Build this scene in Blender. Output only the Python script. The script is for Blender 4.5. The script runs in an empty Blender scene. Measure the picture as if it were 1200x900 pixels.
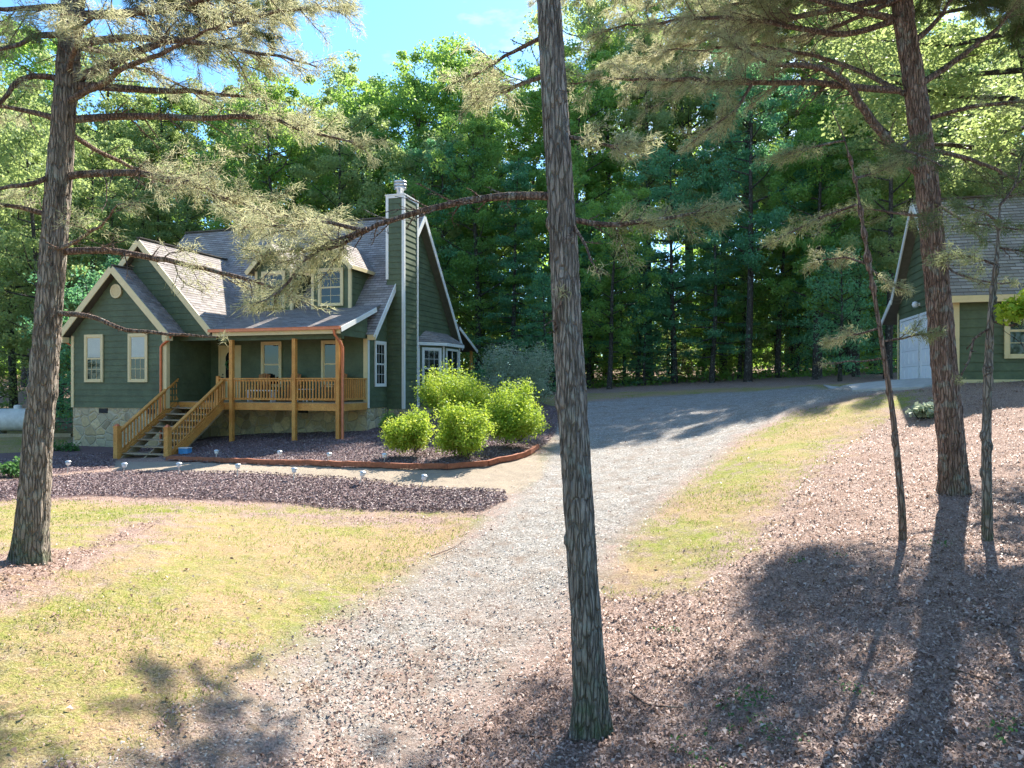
import bpy, math, random
import numpy as np
from mathutils import Vector, Matrix
R = math.radians
rng = np.random.default_rng(7)
random.seed(7)
sc = bpy.context.scene
C = sc.collection

# ------------------------------------------------------------ camera, sky, sun, exposure
H = 3.3                                   # camera height above the lowest lawn
F = 833.0                                 # focal length in pixels of the 1200 px wide photograph
cam = bpy.data.objects.new('camera', bpy.data.cameras.new('camera'))
C.objects.link(cam)
cam.location = (0, 0, H)
cam.rotation_euler = (R(90), 0, 0)
cam.data.sensor_width = 36
cam.data.lens = 36 * F / 1200
cam.data.clip_start = 0.05
cam.data.clip_end = 5000
sc.camera = cam

SUN_AZ, SUN_EL = 30.0, 44.0               # degrees to the right of the view axis, above the horizon
SUNV = Vector((math.sin(R(SUN_AZ)) * math.cos(R(SUN_EL)), math.cos(R(SUN_AZ)) * math.cos(R(SUN_EL)), math.sin(R(SUN_EL))))
w = bpy.data.worlds.new('World'); sc.world = w; w.use_nodes = True
nt = w.node_tree; nt.nodes.clear()
wo = nt.nodes.new('ShaderNodeOutputWorld'); bg = nt.nodes.new('ShaderNodeBackground')
sky = nt.nodes.new('ShaderNodeTexSky'); sky.sky_type = 'NISHITA'; sky.sun_disc = False
sky.sun_elevation = R(SUN_EL); sky.sun_rotation = R(SUN_AZ)
sky.air_density = 1.0; sky.dust_density = 0.3; sky.ozone_density = 2.0
bg.inputs['Strength'].default_value = 0.125
# thin procedural cloud wisps in the sky
tc = nt.nodes.new('ShaderNodeTexCoord'); mp = nt.nodes.new('ShaderNodeMapping')
mp.inputs['Scale'].default_value = (1, 1, 2.6)
cn = nt.nodes.new('ShaderNodeTexNoise'); cn.inputs['Scale'].default_value = 2.3; cn.inputs['Detail'].default_value = 8
cn.inputs['Roughness'].default_value = 0.62
cr = nt.nodes.new('ShaderNodeMapRange'); cr.inputs['From Min'].default_value = 0.52; cr.inputs['From Max'].default_value = 0.72; mp.inputs['Location'].default_value = (0.35, 0.2, 0.4)
cm = nt.nodes.new('ShaderNodeMix'); cm.data_type = 'RGBA'
cm.inputs['B'].default_value = (4.5, 4.8, 5.0, 1)
nt.links.new(tc.outputs['Generated'], mp.inputs['Vector']); nt.links.new(mp.outputs[0], cn.inputs['Vector'])
nt.links.new(cn.outputs['Fac'], cr.inputs['Value']); nt.links.new(cr.outputs[0], cm.inputs['Factor'])
tn_ = nt.nodes.new('ShaderNodeMix'); tn_.data_type = 'RGBA'; tn_.blend_type = 'MULTIPLY'; tn_.inputs['Factor'].default_value = 1
tn_.inputs['B'].default_value = (0.56, 0.83, 1.0, 1); nt.links.new(sky.outputs[0], tn_.inputs['A']); nt.links.new(tn_.outputs['Result'], cm.inputs['A']); nt.links.new(cm.outputs['Result'], bg.inputs['Color'])
nt.links.new(bg.outputs[0], wo.inputs['Surface'])
sl = bpy.data.lights.new('sun', 'SUN'); sl.energy = 5.0; sl.angle = R(0.5); sl.color = (1.0, 0.95, 0.86)
so = bpy.data.objects.new('sun', sl); C.objects.link(so); so.location = (20, 40, 60)
so.rotation_euler = (-SUNV).to_track_quat('-Z', 'Y').to_euler()
sc.view_settings.view_transform = 'Standard'; sc.view_settings.look = 'None'
sc.view_settings.exposure = 1.62; sc.view_settings.gamma = 1.0
sc.view_settings.use_curve_mapping = False
sc.render.engine = 'CYCLES'
sc.cycles.max_bounces = 12; sc.cycles.diffuse_bounces = 8; sc.cycles.transmission_bounces = 10
sc.cycles.caustics_reflective = False; sc.cycles.caustics_refractive = False

# ------------------------------------------------------------ helpers
def P(u, v, d):
    """a point seen at photo pixel (u, v) and standing d metres ahead"""
    return np.array([(u - 600) / F * d, d, H + (450 - v) / F * d])

def hash2(ix, iy, s):
    h = (ix.astype(np.int64) * 374761393 + iy.astype(np.int64) * 668265263 + s * 974634777) & 0xffffffff
    h = ((h ^ (h >> 13)) * 1274126177) & 0xffffffff
    return ((h ^ (h >> 16)) & 0xffff) / 65535.0
def vnoise(x, y, s=0):
    x = np.asarray(x, float); y = np.asarray(y, float)
    ix = np.floor(x); iy = np.floor(y); fx = x - ix; fy = y - iy
    fx = fx * fx * (3 - 2 * fx); fy = fy * fy * (3 - 2 * fy)
    a = hash2(ix, iy, s); b = hash2(ix + 1, iy, s); c = hash2(ix, iy + 1, s); d = hash2(ix + 1, iy + 1, s)
    return (a * (1 - fx) + b * fx) * (1 - fy) + (c * (1 - fx) + d * fx) * fy - 0.5

def tag(o, label=None, cat=None, group=None, kind=None):
    if label: o['label'] = label
    if cat: o['category'] = cat
    if group: o['group'] = group
    if kind: o['kind'] = kind
    return o
def empty(name, loc, rz=0, **k):
    o = bpy.data.objects.new(name, None); C.objects.link(o); o.location = loc; o.rotation_euler = (0, 0, rz)
    o.empty_display_size = 0.2
    return tag(o, **k)
def link_mesh(name, me, m, parent=None):
    o = bpy.data.objects.new(name, me); C.objects.link(o)
    for x in (m if isinstance(m, (list, tuple)) else [m]): me.materials.append(x)
    if parent is not None: o.parent = parent
    return o
def np_mesh(name, V, Fc, attrs=None, smooth=False, mi=None):
    """V (n,3); Fc (m,k) index array, all faces with k corners"""
    me = bpy.data.meshes.new(name); V = np.asarray(V, np.float32); Fc = np.asarray(Fc, np.int32)
    m, k = Fc.shape
    me.vertices.add(len(V)); me.vertices.foreach_set('co', V.ravel())
    me.loops.add(m * k); me.loops.foreach_set('vertex_index', Fc.ravel())
    me.polygons.add(m); me.polygons.foreach_set('loop_start', np.arange(0, m * k, k, dtype=np.int32))
    me.polygons.foreach_set('loop_total', np.full(m, k, np.int32))
    if smooth: me.polygons.foreach_set('use_smooth', np.ones(m, bool))
    if mi is not None: me.polygons.foreach_set('material_index', np.asarray(mi, np.int32))
    for n_, a in (attrs or {}).items():
        at = me.attributes.new(n_, 'FLOAT', 'POINT'); at.data.foreach_set('value', np.asarray(a, np.float32))
    me.update(calc_edges=True)
    return me

class MB:
    """collects boxes, prisms, tubes and clapboard courses into one mesh"""
    def __init__(s): s.v = []; s.f = []; s.uv = []; s.sm = []
    def face(s, pts, uv=None, sm=False):
        b = len(s.v); s.v += [tuple(p) for p in pts]; s.f.append(list(range(b, b + len(pts))))
        s.uv.append(uv if uv else [(0, 0)] * len(pts)); s.sm.append(sm)
    def box(s, x0, x1, y0, y1, z0, z1):
        p = [(x, y, z) for z in (z0, z1) for y in (y0, y1) for x in (x0, x1)]
        for q in ((0, 2, 3, 1), (4, 5, 7, 6), (0, 1, 5, 4), (2, 6, 7, 3), (0, 4, 6, 2), (1, 3, 7, 5)):
            s.face([p[i] for i in q])
    def bar(s, a, b, w_, h_, up=(0, 0, 1)):
        a = Vector(a); b = Vector(b); d = (b - a).normalized(); up = Vector(up)
        x = d.cross(up)
        if x.length < 1e-4: x = d.cross(Vector((1, 0, 0)))
        x.normalize(); z = x.cross(d)
        r = [(-w_ / 2, -h_ / 2), (w_ / 2, -h_ / 2), (w_ / 2, h_ / 2), (-w_ / 2, h_ / 2)]
        A = [a + x * i + z * j for i, j in r]; B = [b + x * i + z * j for i, j in r]
        s.face(A[::-1]); s.face(B)
        for i in range(4): s.face([A[i], A[(i + 1) % 4], B[(i + 1) % 4], B[i]])
    def slab(s, pts, n, t):
        n = Vector(n) * t; A = [Vector(p) for p in pts]; B = [p + n for p in A]
        s.face(A[::-1]); s.face(B); k = len(A)
        for i in range(k): s.face([A[i], A[(i + 1) % k], B[(i + 1) % k], B[i]])
    def tube(s, path, rad, n=8, cap=True, sm=True):
        path = [Vector(p) for p in path]; rings = []; x = None
        for i, p in enumerate(path):
            d = (path[min(i + 1, len(path) - 1)] - path[max(i - 1, 0)])
            if d.length < 1e-9: d = Vector((0, 0, 1))
            d.normalize()
            if x is None: x = d.orthogonal().normalized()
            else:
                x = x - d * x.dot(d)
                if x.length < 1e-6: x = d.orthogonal()
                x.normalize()
            y = d.cross(x); r = rad[i] if hasattr(rad, '__len__') else rad
            rings.append([p + (x * math.cos(2 * math.pi * k / n) + y * math.sin(2 * math.pi * k / n)) * r for k in range(n)])
        b = len(s.v)
        for g in rings: s.v += [tuple(p) for p in g]
        for i in range(len(rings) - 1):
            for k in range(n):
                s.f.append([b + i * n + k, b + i * n + (k + 1) % n, b + (i + 1) * n + (k + 1) % n, b + (i + 1) * n + k])
                s.uv.append([(0, 0)] * 4); s.sm.append(sm)
        if cap:
            s.face(rings[0][::-1]); s.face(rings[-1])
    def lathe(s, c, prof, n=20, axis=(0, 0, 1), sm=True):
        ax = Vector(axis).normalized(); x = ax.orthogonal().normalized(); y = ax.cross(x); c = Vector(c); b = len(s.v)
        for r, z in prof:
            for k in range(n):
                a = 2 * math.pi * k / n; s.v.append(tuple(c + ax * z + (x * math.cos(a) + y * math.sin(a)) * max(r, 1e-4)))
        for i in range(len(prof) - 1):
            for k in range(n):
                s.f.append([b + i * n + k, b + i * n + (k + 1) % n, b + (i + 1) * n + (k + 1) % n, b + (i + 1) * n + k])
                s.uv.append([(0, 0)] * 4); s.sm.append(sm)
    def courses(s, pts, nrm, expo, step, back=0.0, phase=0.0):
        """lapped boards or shingles across a convex polygon: every course tilts out at its lower edge"""
        n = Vector(nrm).normalized(); b = Vector((0, 0, 1)); b = (b - n * b.dot(n)).normalized(); a = b.cross(n)
        o = Vector(pts[0]); q = [((Vector(p) - o).dot(a), (Vector(p) - o).dot(b)) for p in pts]
        def clip(poly, lim, keep_above):
            out = []
            for i in range(len(poly)):
                p0, p1 = poly[i], poly[(i + 1) % len(poly)]
                i0 = (p0[1] >= lim) == keep_above or abs(p0[1] - lim) < 1e-9; i1 = (p1[1] >= lim) == keep_above or abs(p1[1] - lim) < 1e-9
                if i0: out.append(p0)
                if i0 != i1:
                    t = (lim - p0[1]) / (p1[1] - p0[1]); out.append((p0[0] + t * (p1[0] - p0[0]), lim))
            return out
        lo = min(p[1] for p in q); hi = max(p[1] for p in q); z = lo - phase
        while z < hi - 1e-4:
            c = clip(clip(q, z, True), z + expo, False) if len(q) > 2 else []
            if len(c) > 2:
                off = lambda t: back + step * (1 - (t - z) / expo) + 0.002
                W = [o + a * x + b * y + n * off(y) for x, y in c]
                s.face(W, [(x, y) for x, y in c])
                xs = [x for x, y in c if abs(y - max(z, lo)) < 1e-4]
                if len(xs) >= 2:
                    y0 = max(z, lo); x0, x1 = min(xs), max(xs)
                    s.face([o + a * x0 + b * y0 + n * 0.0, o + a * x1 + b * y0 + n * 0.0, o + a * x1 + b * y0 + n * off(y0), o + a * x0 + b * y0 + n * off(y0)],
                           [(x0, y0), (x1, y0), (x1, y0), (x0, y0)])
            z += expo
    def build(s, name, m, parent=None):
        me = bpy.data.meshes.new(name); me.from_pydata(s.v, [], s.f)
        uvl = me.uv_layers.new(name='UVMap'); flat = [c for f in s.uv for p in f for c in p]
        uvl.data.foreach_set('uv', flat); me.polygons.foreach_set('use_smooth', s.sm)
        me.update(); return link_mesh(name, me, m, parent)

# ------------------------------------------------------------ materials
class NT:
    def __init__(s, name):
        s.m = bpy.data.materials.new(name); s.m.use_nodes = True; s.t = s.m.node_tree; s.t.nodes.clear()
        s.out = s.n('ShaderNodeOutputMaterial')
    def n(s, typ, ins=None, **props):
        x = s.t.nodes.new(typ)
        for k, v in props.items(): setattr(x, k, v)
        for k, v in (ins or {}).items(): s.set(x.inputs[k], v)
        return x
    def set(s, sock, v):
        if hasattr(v, 'is_linked') or isinstance(v, bpy.types.NodeSocket): s.t.links.new(v, sock)
        else: sock.default_value = v
    def coord(s, kind='Object', scale=(1, 1, 1)):
        t = s.n('ShaderNodeTexCoord'); m = s.n('ShaderNodeMapping', {'Vector': t.outputs[kind], 'Scale': scale}); return m.outputs[0]
    def noise(s, vec, sc_, det=4, rough=0.55, dist=0):
        return s.n('ShaderNodeTexNoise', {'Vector': vec, 'Scale': sc_, 'Detail': det, 'Roughness': rough, 'Distortion': dist}).outputs['Fac']
    def ramp(s, fac, stops):
        r = s.n('ShaderNodeValToRGB', {'Fac': fac}); el = r.color_ramp.elements
        while len(el) < len(stops): el.new(0.5)
        for e, (p, c) in zip(el, stops): e.position = p; e.color = (*c, 1) if len(c) == 3 else c
        return r.outputs[0]
    def rng(s, v, a, b, c=0.0, d=1.0):
        return s.n('ShaderNodeMapRange', {'Value': v, 'From Min': a, 'From Max': b, 'To Min': c, 'To Max': d}).outputs[0]
    def mix(s, f, a, b, mode='MIX'):
        x = s.n('ShaderNodeMix', data_type='RGBA', blend_type=mode); s.set(x.inputs['Factor'], f)
        for k, v in (('A', a), ('B', b)):
            s.set(x.inputs[k], (*v, 1) if isinstance(v, tuple) and len(v) == 3 else v)
        return x.outputs['Result']
    def math(s, op, a, b=0.0, c=None):
        x = s.n('ShaderNodeMath', operation=op); s.set(x.inputs[0], a); s.set(x.inputs[1], b)
        if c is not None: s.set(x.inputs[2], c)
        return x.outputs[0]
    def attr(s, name): return s.n('ShaderNodeAttribute', attribute_name=name).outputs['Fac']
    def bump(s, h, st=0.5, dist=0.02, nrm=None):
        b = s.n('ShaderNodeBump', {'Height': h, 'Strength': st, 'Distance': dist})
        if nrm is not None: s.set(b.inputs['Normal'], nrm)
        return b.outputs[0]
    def pbr(s, col, rough=0.7, bump=None, metal=0.0, spec=0.3, **kw):
        p = s.n('ShaderNodeBsdfPrincipled'); s.set(p.inputs['Base Color'], (*col, 1) if isinstance(col, tuple) and len(col) == 3 else col)
        s.set(p.inputs['Roughness'], rough); p.inputs['Metallic'].default_value = metal; p.inputs['Specular IOR Level'].default_value = spec
        if bump is not None: s.set(p.inputs['Normal'], bump)
        s.t.links.new(p.outputs[0], s.out.inputs[0]); return p
M = {}
def plain(name, c, rough=0.6, metal=0.0, spec=0.3, var=0.12, sc_=6, bump=0.15):
    t = NT(name); v = t.coord(); n1 = t.noise(v, sc_, 6, 0.65)
    n2 = t.noise(v, sc_ * 9, 3)
    f = t.math('ADD', t.math('MULTIPLY', n1, 0.7), t.math('MULTIPLY', n2, 0.3))
    col = t.ramp(f, [(0.3, tuple(x * (1 - 2 * var) for x in c)), (0.7, tuple(min(1, x * (1 + 2 * var)) for x in c))])
    t.pbr(col, rough, t.bump(n2, bump, 0.01), metal, spec); M[name] = t.m; return t.m
plain('siding', (0.092, 0.118, 0.062), 0.6, var=0.17, sc_=1.4)
plain('trim', (0.66, 0.54, 0.29), 0.5, var=0.05)
plain('white_trim', (0.72, 0.71, 0.66), 0.5, var=0.04)
plain('soffit', (0.13, 0.12, 0.09), 0.7)
plain('copper', (0.55, 0.17, 0.07), 0.4, 0.3, 0.5, var=0.12)
plain('metal', (0.55, 0.56, 0.57), 0.35, 0.7, 0.5)
plain('dark', (0.012, 0.013, 0.014), 0.6)
plain('black_metal', (0.03, 0.03, 0.03), 0.45, 0.3)
plain('white_paint', (0.74, 0.75, 0.76), 0.45, var=0.03)
plain('tank_paint', (0.62, 0.62, 0.60), 0.5, var=0.12, sc_=4)
plain('concrete', (0.42, 0.40, 0.37), 0.9, var=0.12, sc_=4)
plain('edging', (0.30, 0.11, 0.06), 0.85, var=0.25, sc_=8, bump=0.6)
plain('blue_plastic', (0.08, 0.3, 0.6), 0.4)
plain('blind', (0.55, 0.58, 0.5), 0.7, var=0.03)
def wood(name, a, b, sc_=(2, 2, 2), grain=18):
    t = NT(name); v = t.coord('Object', sc_); n1 = t.noise(v, 1.2, 5, 0.6, 0.4); n2 = t.noise(v, grain, 4, 0.6)
    col = t.mix(t.rng(n1, 0.35, 0.65), a, b); col = t.mix(t.rng(n2, 0.45, 0.75), col, tuple(x * 0.6 for x in a))
    t.pbr(col, 0.6, t.bump(n2, 0.3, 0.01)); M[name] = t.m
wood('cedar', (0.56, 0.23, 0.05), (0.72, 0.36, 0.09))
wood('tread_wood', (0.34, 0.25, 0.15), (0.45, 0.36, 0.24))
wood('chair_wood', (0.42, 0.15, 0.04), (0.55, 0.24, 0.07))
# shingles: courses are real steps; tabs vary through the UVs
t = NT('shingle'); uv = t.n('ShaderNodeTexCoord').outputs['UV']
br = t.n('ShaderNodeTexBrick', {'Vector': uv, 'Color1': (0.22, 0.185, 0.165, 1), 'Color2': (0.38, 0.33, 0.30, 1), 'Mortar': (0.08, 0.07, 0.06, 1), 'Scale': 1.0,
      'Mortar Size': 0.006, 'Brick Width': 0.30, 'Row Height': 0.145, 'Bias': 0.0})
ob = t.coord(); nn = t.noise(ob, 60, 3); n3 = t.noise(ob, 0.9, 5)
col = t.mix(t.rng(nn, 0.3, 0.7), (0.75, 0.75, 0.75), (1.2, 1.2, 1.2)); col = t.mix(1.0, br.outputs['Color'], col, 'MULTIPLY')
col = t.mix(t.rng(n3, 0.4, 0.75, 0, 0.35), col, (0.30, 0.26, 0.20)); t.pbr(col, 0.9, t.bump(nn, 0.5, 0.01)); M['shingle'] = t.m
# field stone
t = NT('stone'); v = t.coord(); nz = t.n('ShaderNodeTexNoise', {'Vector': v, 'Scale': 2.2, 'Detail': 3})
vv = t.mix(0.16, v, nz.outputs['Color']); vo = t.n('ShaderNodeTexVoronoi', {'Vector': vv, 'Scale': 3.1}); ve = t.n('ShaderNodeTexVoronoi', {'Vector': vv, 'Scale': 3.1}, feature='DISTANCE_TO_EDGE')
c0 = t.n('ShaderNodeSeparateColor', {'Color': vo.outputs['Color']}).outputs[0]
col = t.ramp(c0, [(0.0, (0.30, 0.25, 0.16)), (0.35, (0.60, 0.45, 0.22)), (0.65, (0.42, 0.37, 0.25)), (1.0, (0.70, 0.56, 0.32))])
n5 = t.noise(v, 14, 5); col = t.mix(t.rng(n5, 0.35, 0.75, 0, 0.5), col, (0.16, 0.14, 0.10))
e = t.rng(ve.outputs['Distance'], 0.0, 0.09); col = t.mix(e, (0.50, 0.43, 0.30), col)
t.pbr(col, 0.9, t.bump(t.math('ADD', e, t.math('MULTIPLY', n5, 0.4)), 0.8, 0.05)); M['stone'] = t.m
# window glass
t = NT('glass'); v = t.coord(); n1 = t.noise(v, 1.3, 2); t.pbr((0.012, 0.016, 0.015), 0.03, t.bump(n1, 0.12, 0.03), 0, 0.5); M['glass'] = t.m
def bark(name, a, b, moss=0.0, zs=0.22):
    t = NT(name); v = t.coord('Object', (1, 1, zs)); n1 = t.noise(v, 16, 7, 0.7, 0.6); n2 = t.noise(t.coord(), 1.6, 4); n4 = t.noise(v, 60, 4, 0.6)
    col = t.ramp(n1, [(0.32, tuple(x * 0.30 for x in a)), (0.47, a), (0.66, b)]); col = t.mix(t.rng(n2, 0.45, 0.7, 0, 0.55), col, tuple(0.7 * x for x in b))
    col = t.mix(t.rng(n4, 0.4, 0.7, 0, 0.35), col, tuple(0.5 * x for x in a))
    wv = t.mix(0.035, t.coord('Object', (1, 1, 0.16)), t.n('ShaderNodeTexNoise', {'Vector': t.coord('Object', (1, 1, 0.5)), 'Scale': 9.0, 'Detail': 4}).outputs['Color'])
    ve = t.n('ShaderNodeTexVoronoi', {'Vector': wv, 'Scale': 30.0}, feature='DISTANCE_TO_EDGE').outputs['Distance']; vf = t.n('ShaderNodeTexVoronoi', {'Vector': wv, 'Scale': 30.0}).outputs['Color']
    crk = t.rng(ve, 0.0, 0.16); col = t.mix(t.math('MULTIPLY', t.math('SUBTRACT', 1.0, crk), 0.6), col, tuple(0.35 * x for x in a))
    col = t.mix(t.math('MULTIPLY', t.n('ShaderNodeSeparateColor', {'Color': vf}).outputs[0], 0.35), col, b)
    n6 = t.noise(t.coord(), 7, 5); col = t.mix(t.rng(n6, 0.57, 0.64, 0, 0.55), col, (0.36, 0.38, 0.33))
    if moss > 0:
        g = t.n('ShaderNodeSeparateXYZ', {'Vector': t.coord()}).outputs['Z']
        mz = t.rng(g, 0.15, 0.75, moss, 0.0); mz = t.math('MULTIPLY', mz, t.rng(n6, 0.35, 0.6)); col = t.mix(mz, col, (0.07, 0.11, 0.04))
    t.pbr(col, 0.95, t.bump(t.math('ADD', t.math('MULTIPLY', crk, 0.8), t.math('ADD', t.math('MULTIPLY', n1, 0.6), t.math('MULTIPLY', n4, 0.4))), 1.0, 0.04), spec=0.1); M[name] = t.m
bark('bark_grey', (0.26, 0.22, 0.185), (0.45, 0.39, 0.34), 0.7)
bark('bark_pale', (0.28, 0.23, 0.19), (0.44, 0.37, 0.31), 0.6)
bark('bark_red', (0.27, 0.175, 0.135), (0.43, 0.31, 0.25), 0.3)
bark('bark_branch', (0.22, 0.15, 0.12), (0.38, 0.28, 0.23), 0)
bark('bark_wood', (0.085, 0.075, 0.062), (0.17, 0.15, 0.13), 0, 0.15)
bark('dead_twig', (0.38, 0.33, 0.28), (0.52, 0.46, 0.40), 0)
def leaf(name, a, b, c, tr=0.45, rough=0.55, tcol=None, spec=0.25):
    t = NT(name); x = t.attr('tint'); oi = t.n('ShaderNodeObjectInfo').outputs['Random']
    x = t.math('ADD', x, t.rng(oi, 0, 1, -0.13, 0.13))
    col = t.ramp(x, [(0.0, a), (0.5, b), (1.0, c)])
    p = t.pbr(col, rough, spec=spec); tl = t.n('ShaderNodeBsdfTranslucent', {'Color': t.mix(0.5, col, tcol or tuple(min(1, 2.2 * k) for k in c))})
    ms = t.n('ShaderNodeMixShader', {'Fac': tr}); t.t.links.new(p.outputs[0], ms.inputs[1]); t.t.links.new(tl.outputs[0], ms.inputs[2])
    t.t.links.new(ms.outputs[0], t.out.inputs[0]); M[name] = t.m
leaf('leaf_green', (0.10, 0.21, 0.075), (0.17, 0.33, 0.10), (0.28, 0.43, 0.11), 0.58, tcol=(0.55, 0.75, 0.10))
leaf('leaf_light', (0.13, 0.20, 0.08), (0.21, 0.30, 0.12), (0.33, 0.40, 0.18), 0.55, tcol=(0.66, 0.76, 0.24))
leaf('leaf_teal', (0.08, 0.22, 0.14), (0.13, 0.33, 0.18), (0.22, 0.42, 0.19), 0.5, tcol=(0.30, 0.62, 0.20))
leaf('leaf_grey', (0.16, 0.24, 0.15), (0.28, 0.36, 0.23), (0.44, 0.50, 0.35), 0.35)
leaf('leaf_lime', (0.13, 0.26, 0.03), (0.33, 0.48, 0.05), (0.72, 0.74, 0.16), 0.45, tcol=(0.55, 0.62, 0.06))
leaf('needle_tan', (0.16, 0.20, 0.08), (0.34, 0.38, 0.18), (0.58, 0.53, 0.34), 0.5, tcol=(0.75, 0.68, 0.42))
leaf('needle_green', (0.05, 0.09, 0.04), (0.10, 0.15, 0.06), (0.20, 0.22, 0.10), 0.4, tcol=(0.25, 0.32, 0.10))
leaf('needle_mid', (0.11, 0.14, 0.06), (0.22, 0.26, 0.12), (0.42, 0.40, 0.22), 0.5, tcol=(0.60, 0.65, 0.30))
leaf('litter', (0.09, 0.05, 0.035), (0.38, 0.25, 0.20), (0.66, 0.54, 0.47), 0.15, tcol=(0.4, 0.25, 0.15))
leaf('grass', (0.08, 0.13, 0.015), (0.20, 0.28, 0.03), (0.42, 0.41, 0.11), 0.4, tcol=(0.40, 0.45, 0.08))
leaf('chips', (0.06, 0.038, 0.037), (0.19, 0.125, 0.12), (0.44, 0.34, 0.32), 0.0)
leaf('pebble', (0.13, 0.11, 0.09), (0.36, 0.325, 0.28), (0.62, 0.58, 0.52), 0.0)
leaf('weed', (0.03, 0.09, 0.03), (0.06, 0.16, 0.04), (0.12, 0.24, 0.06), 0.3)

# ------------------------------------------------------------ terrain
HX, HY, HTH = -5.51, 27.0, R(17)
def HW(X, Y):                               # house plan -> world
    return HX + X * math.cos(HTH) + Y * math.sin(HTH), HY - X * math.sin(HTH) + Y * math.cos(HTH)
GX, GY, GTH = 12.03, 19.35, R(15)
def GW(X, Y): return GX + X * math.cos(GTH) + Y * math.sin(GTH), GY - X * math.sin(GTH) + Y * math.cos(GTH)
ctl = []
def cp(u, v, d): p = P(u, v, d); ctl.append((p[0], p[1], p[2] - H))
for a in [(693,858,6.2),(450,900,5.8),(0,900,4.7),(32,652,8.6),(100,760,6.5),(250,600,14.2),(400,600,14.3),(450,700,9.4),(600,600,13.4),(560,760,7.9),
          (700,520,21.5),(800,482,26),(900,466,28),(1000,454,26),(640,472,32),(600,463,38),(800,452.5,38),(1000,446,34),
          (1118,580,10.7),(1058,630,9.0),(1157,630,8.56),(1000,700,7.7),(900,800,6.5),(1200,900,4.7),(1100,500,15.8),(950,550,13.3),(850,600,11.8),
          (520,530,20),(650,500,25),(20,515,30),(0,570,16.7),(100,575,16.5),(0,478,46),(250,565,17.5),(620,560,17.0)]: cp(*a)
for (X, Y, Z) in [(-11.7,-2.4,-2.45),(-7.1,-2.4,-2.42),(-6.1,-4.6,-2.58),(-4.6,-1.75,-2.1),(-1.9,-1.75,-2.08),(0,-1.75,-2.0),(0,0,-1.78),(0.8,2.3,-1.62),(0.8,9,-1.0),(-12,9,-1.9),(1,14,-.8)]:
    x, y = HW(X, Y); ctl.append((x, y, Z))
for (X, Y, Z) in [(0,0,.02),(0,5.7,.02),(6,0,.02),(-2,3,-.03),(0,-2.5,-.35),(7,7,.1)]:
    x, y = GW(X, Y); ctl.append((x, y, Z))
for (x, y, z) in [(0,2.5,-3.15),(-6,1,-2.6),(6,1,-2.9),(0,-8,-3.6),(-20,-5,-3),(20,-5,-2.6),(-30,12,-2.6),(30,12,-.2),(-40,50,-.6),(0,55,.5),(40,50,1.2),(0,90,2.0),(-70,80,1.5),(70,80,2.5),
                  (-120,0,-2),(120,0,0),(0,-120,-4),(0,170,3),(120,150,3),(-120,150,2.5)]: ctl.append((x, y, z))
ctl = np.array(ctl)
def _U(r2): return 0.5 * r2 * np.log(r2 + 1e-9)
_n = len(ctl); _D = ((ctl[:, None, :2] - ctl[None, :, :2]) ** 2).sum(-1)
_A = np.zeros((_n + 3, _n + 3)); _A[:_n, :_n] = _U(_D) + np.eye(_n) * 3.0; _A[:_n, _n] = 1; _A[:_n, _n + 1:] = ctl[:, :2]; _A[_n, :_n] = 1; _A[_n + 1:, :_n] = ctl[:, :2].T
_w = np.linalg.solve(_A, np.concatenate([ctl[:, 2], np.zeros(3)]))
def ter(x, y, micro=True):
    x = np.asarray(x, float).ravel(); y = np.asarray(y, float).ravel(); out = np.empty(len(x))
    rr = np.hypot(x, y); k = np.minimum(1, 150 / np.maximum(rr, 1e-6)); xe, ye = x * k, y * k
    for i in range(0, len(x), 40000):
        s = slice(i, i + 40000); d2 = (xe[s, None] - ctl[None, :, 0]) ** 2 + (ye[s, None] - ctl[None, :, 1]) ** 2
        out[s] = _U(d2) @ _w[:_n] + _w[_n] + xe[s] * _w[_n + 1] + ye[s] * _w[_n + 2]
    if micro:
        a = np.clip((60 - rr) / 30, 0, 1)
        out += a * (0.05 * vnoise(x * 0.9, y * 0.9, 1) + 0.035 * vnoise(x * 3.1, y * 3.1, 2) + 0.022 * vnoise(x * 9, y * 9, 3) + 0.012 * vnoise(x * 24, y * 24, 4))
    return out + H
def tz(x, y): return float(ter([x], [y])[0])
_ds = np.geomspace(2.0, 140, 900)
def ground_at(u, v):
    """where the line of sight through a photo pixel meets the terrain"""
    x = (u - 600) / F * _ds; z = H + (450 - v) / F * _ds; g = ter(x, _ds, False); i = np.argmax(z < g)
    if not (z < g).any(): i = len(_ds) - 1
    return float(x[i]), float(_ds[i])
def gpoly(pts): return np.array([ground_at(*p) for p in pts])
def sdist(px, py, poly):
    """signed distance to a polygon, positive inside"""
    px = np.asarray(px); py = np.asarray(py); best = np.full(px.shape, 1e9); inside = np.zeros(px.shape, bool); n = len(poly)
    for i in range(n):
        ax, ay = poly[i]; bx, by = poly[(i + 1) % n]; dx, dy = bx - ax, by - ay
        t_ = np.clip(((px - ax) * dx + (py - ay) * dy) / (dx * dx + dy * dy + 1e-12), 0, 1)
        best = np.minimum(best, (px - ax - t_ * dx) ** 2 + (py - ay - t_ * dy) ** 2)
        c = (ay > py) != (by > py)
        with np.errstate(divide='ignore', invalid='ignore'): xi = ax + (py - ay) * dx / (dy if abs(dy) > 1e-12 else 1e-12)
        inside ^= c & (px < xi)
    return np.where(inside, 1, -1) * np.sqrt(best)
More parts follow.
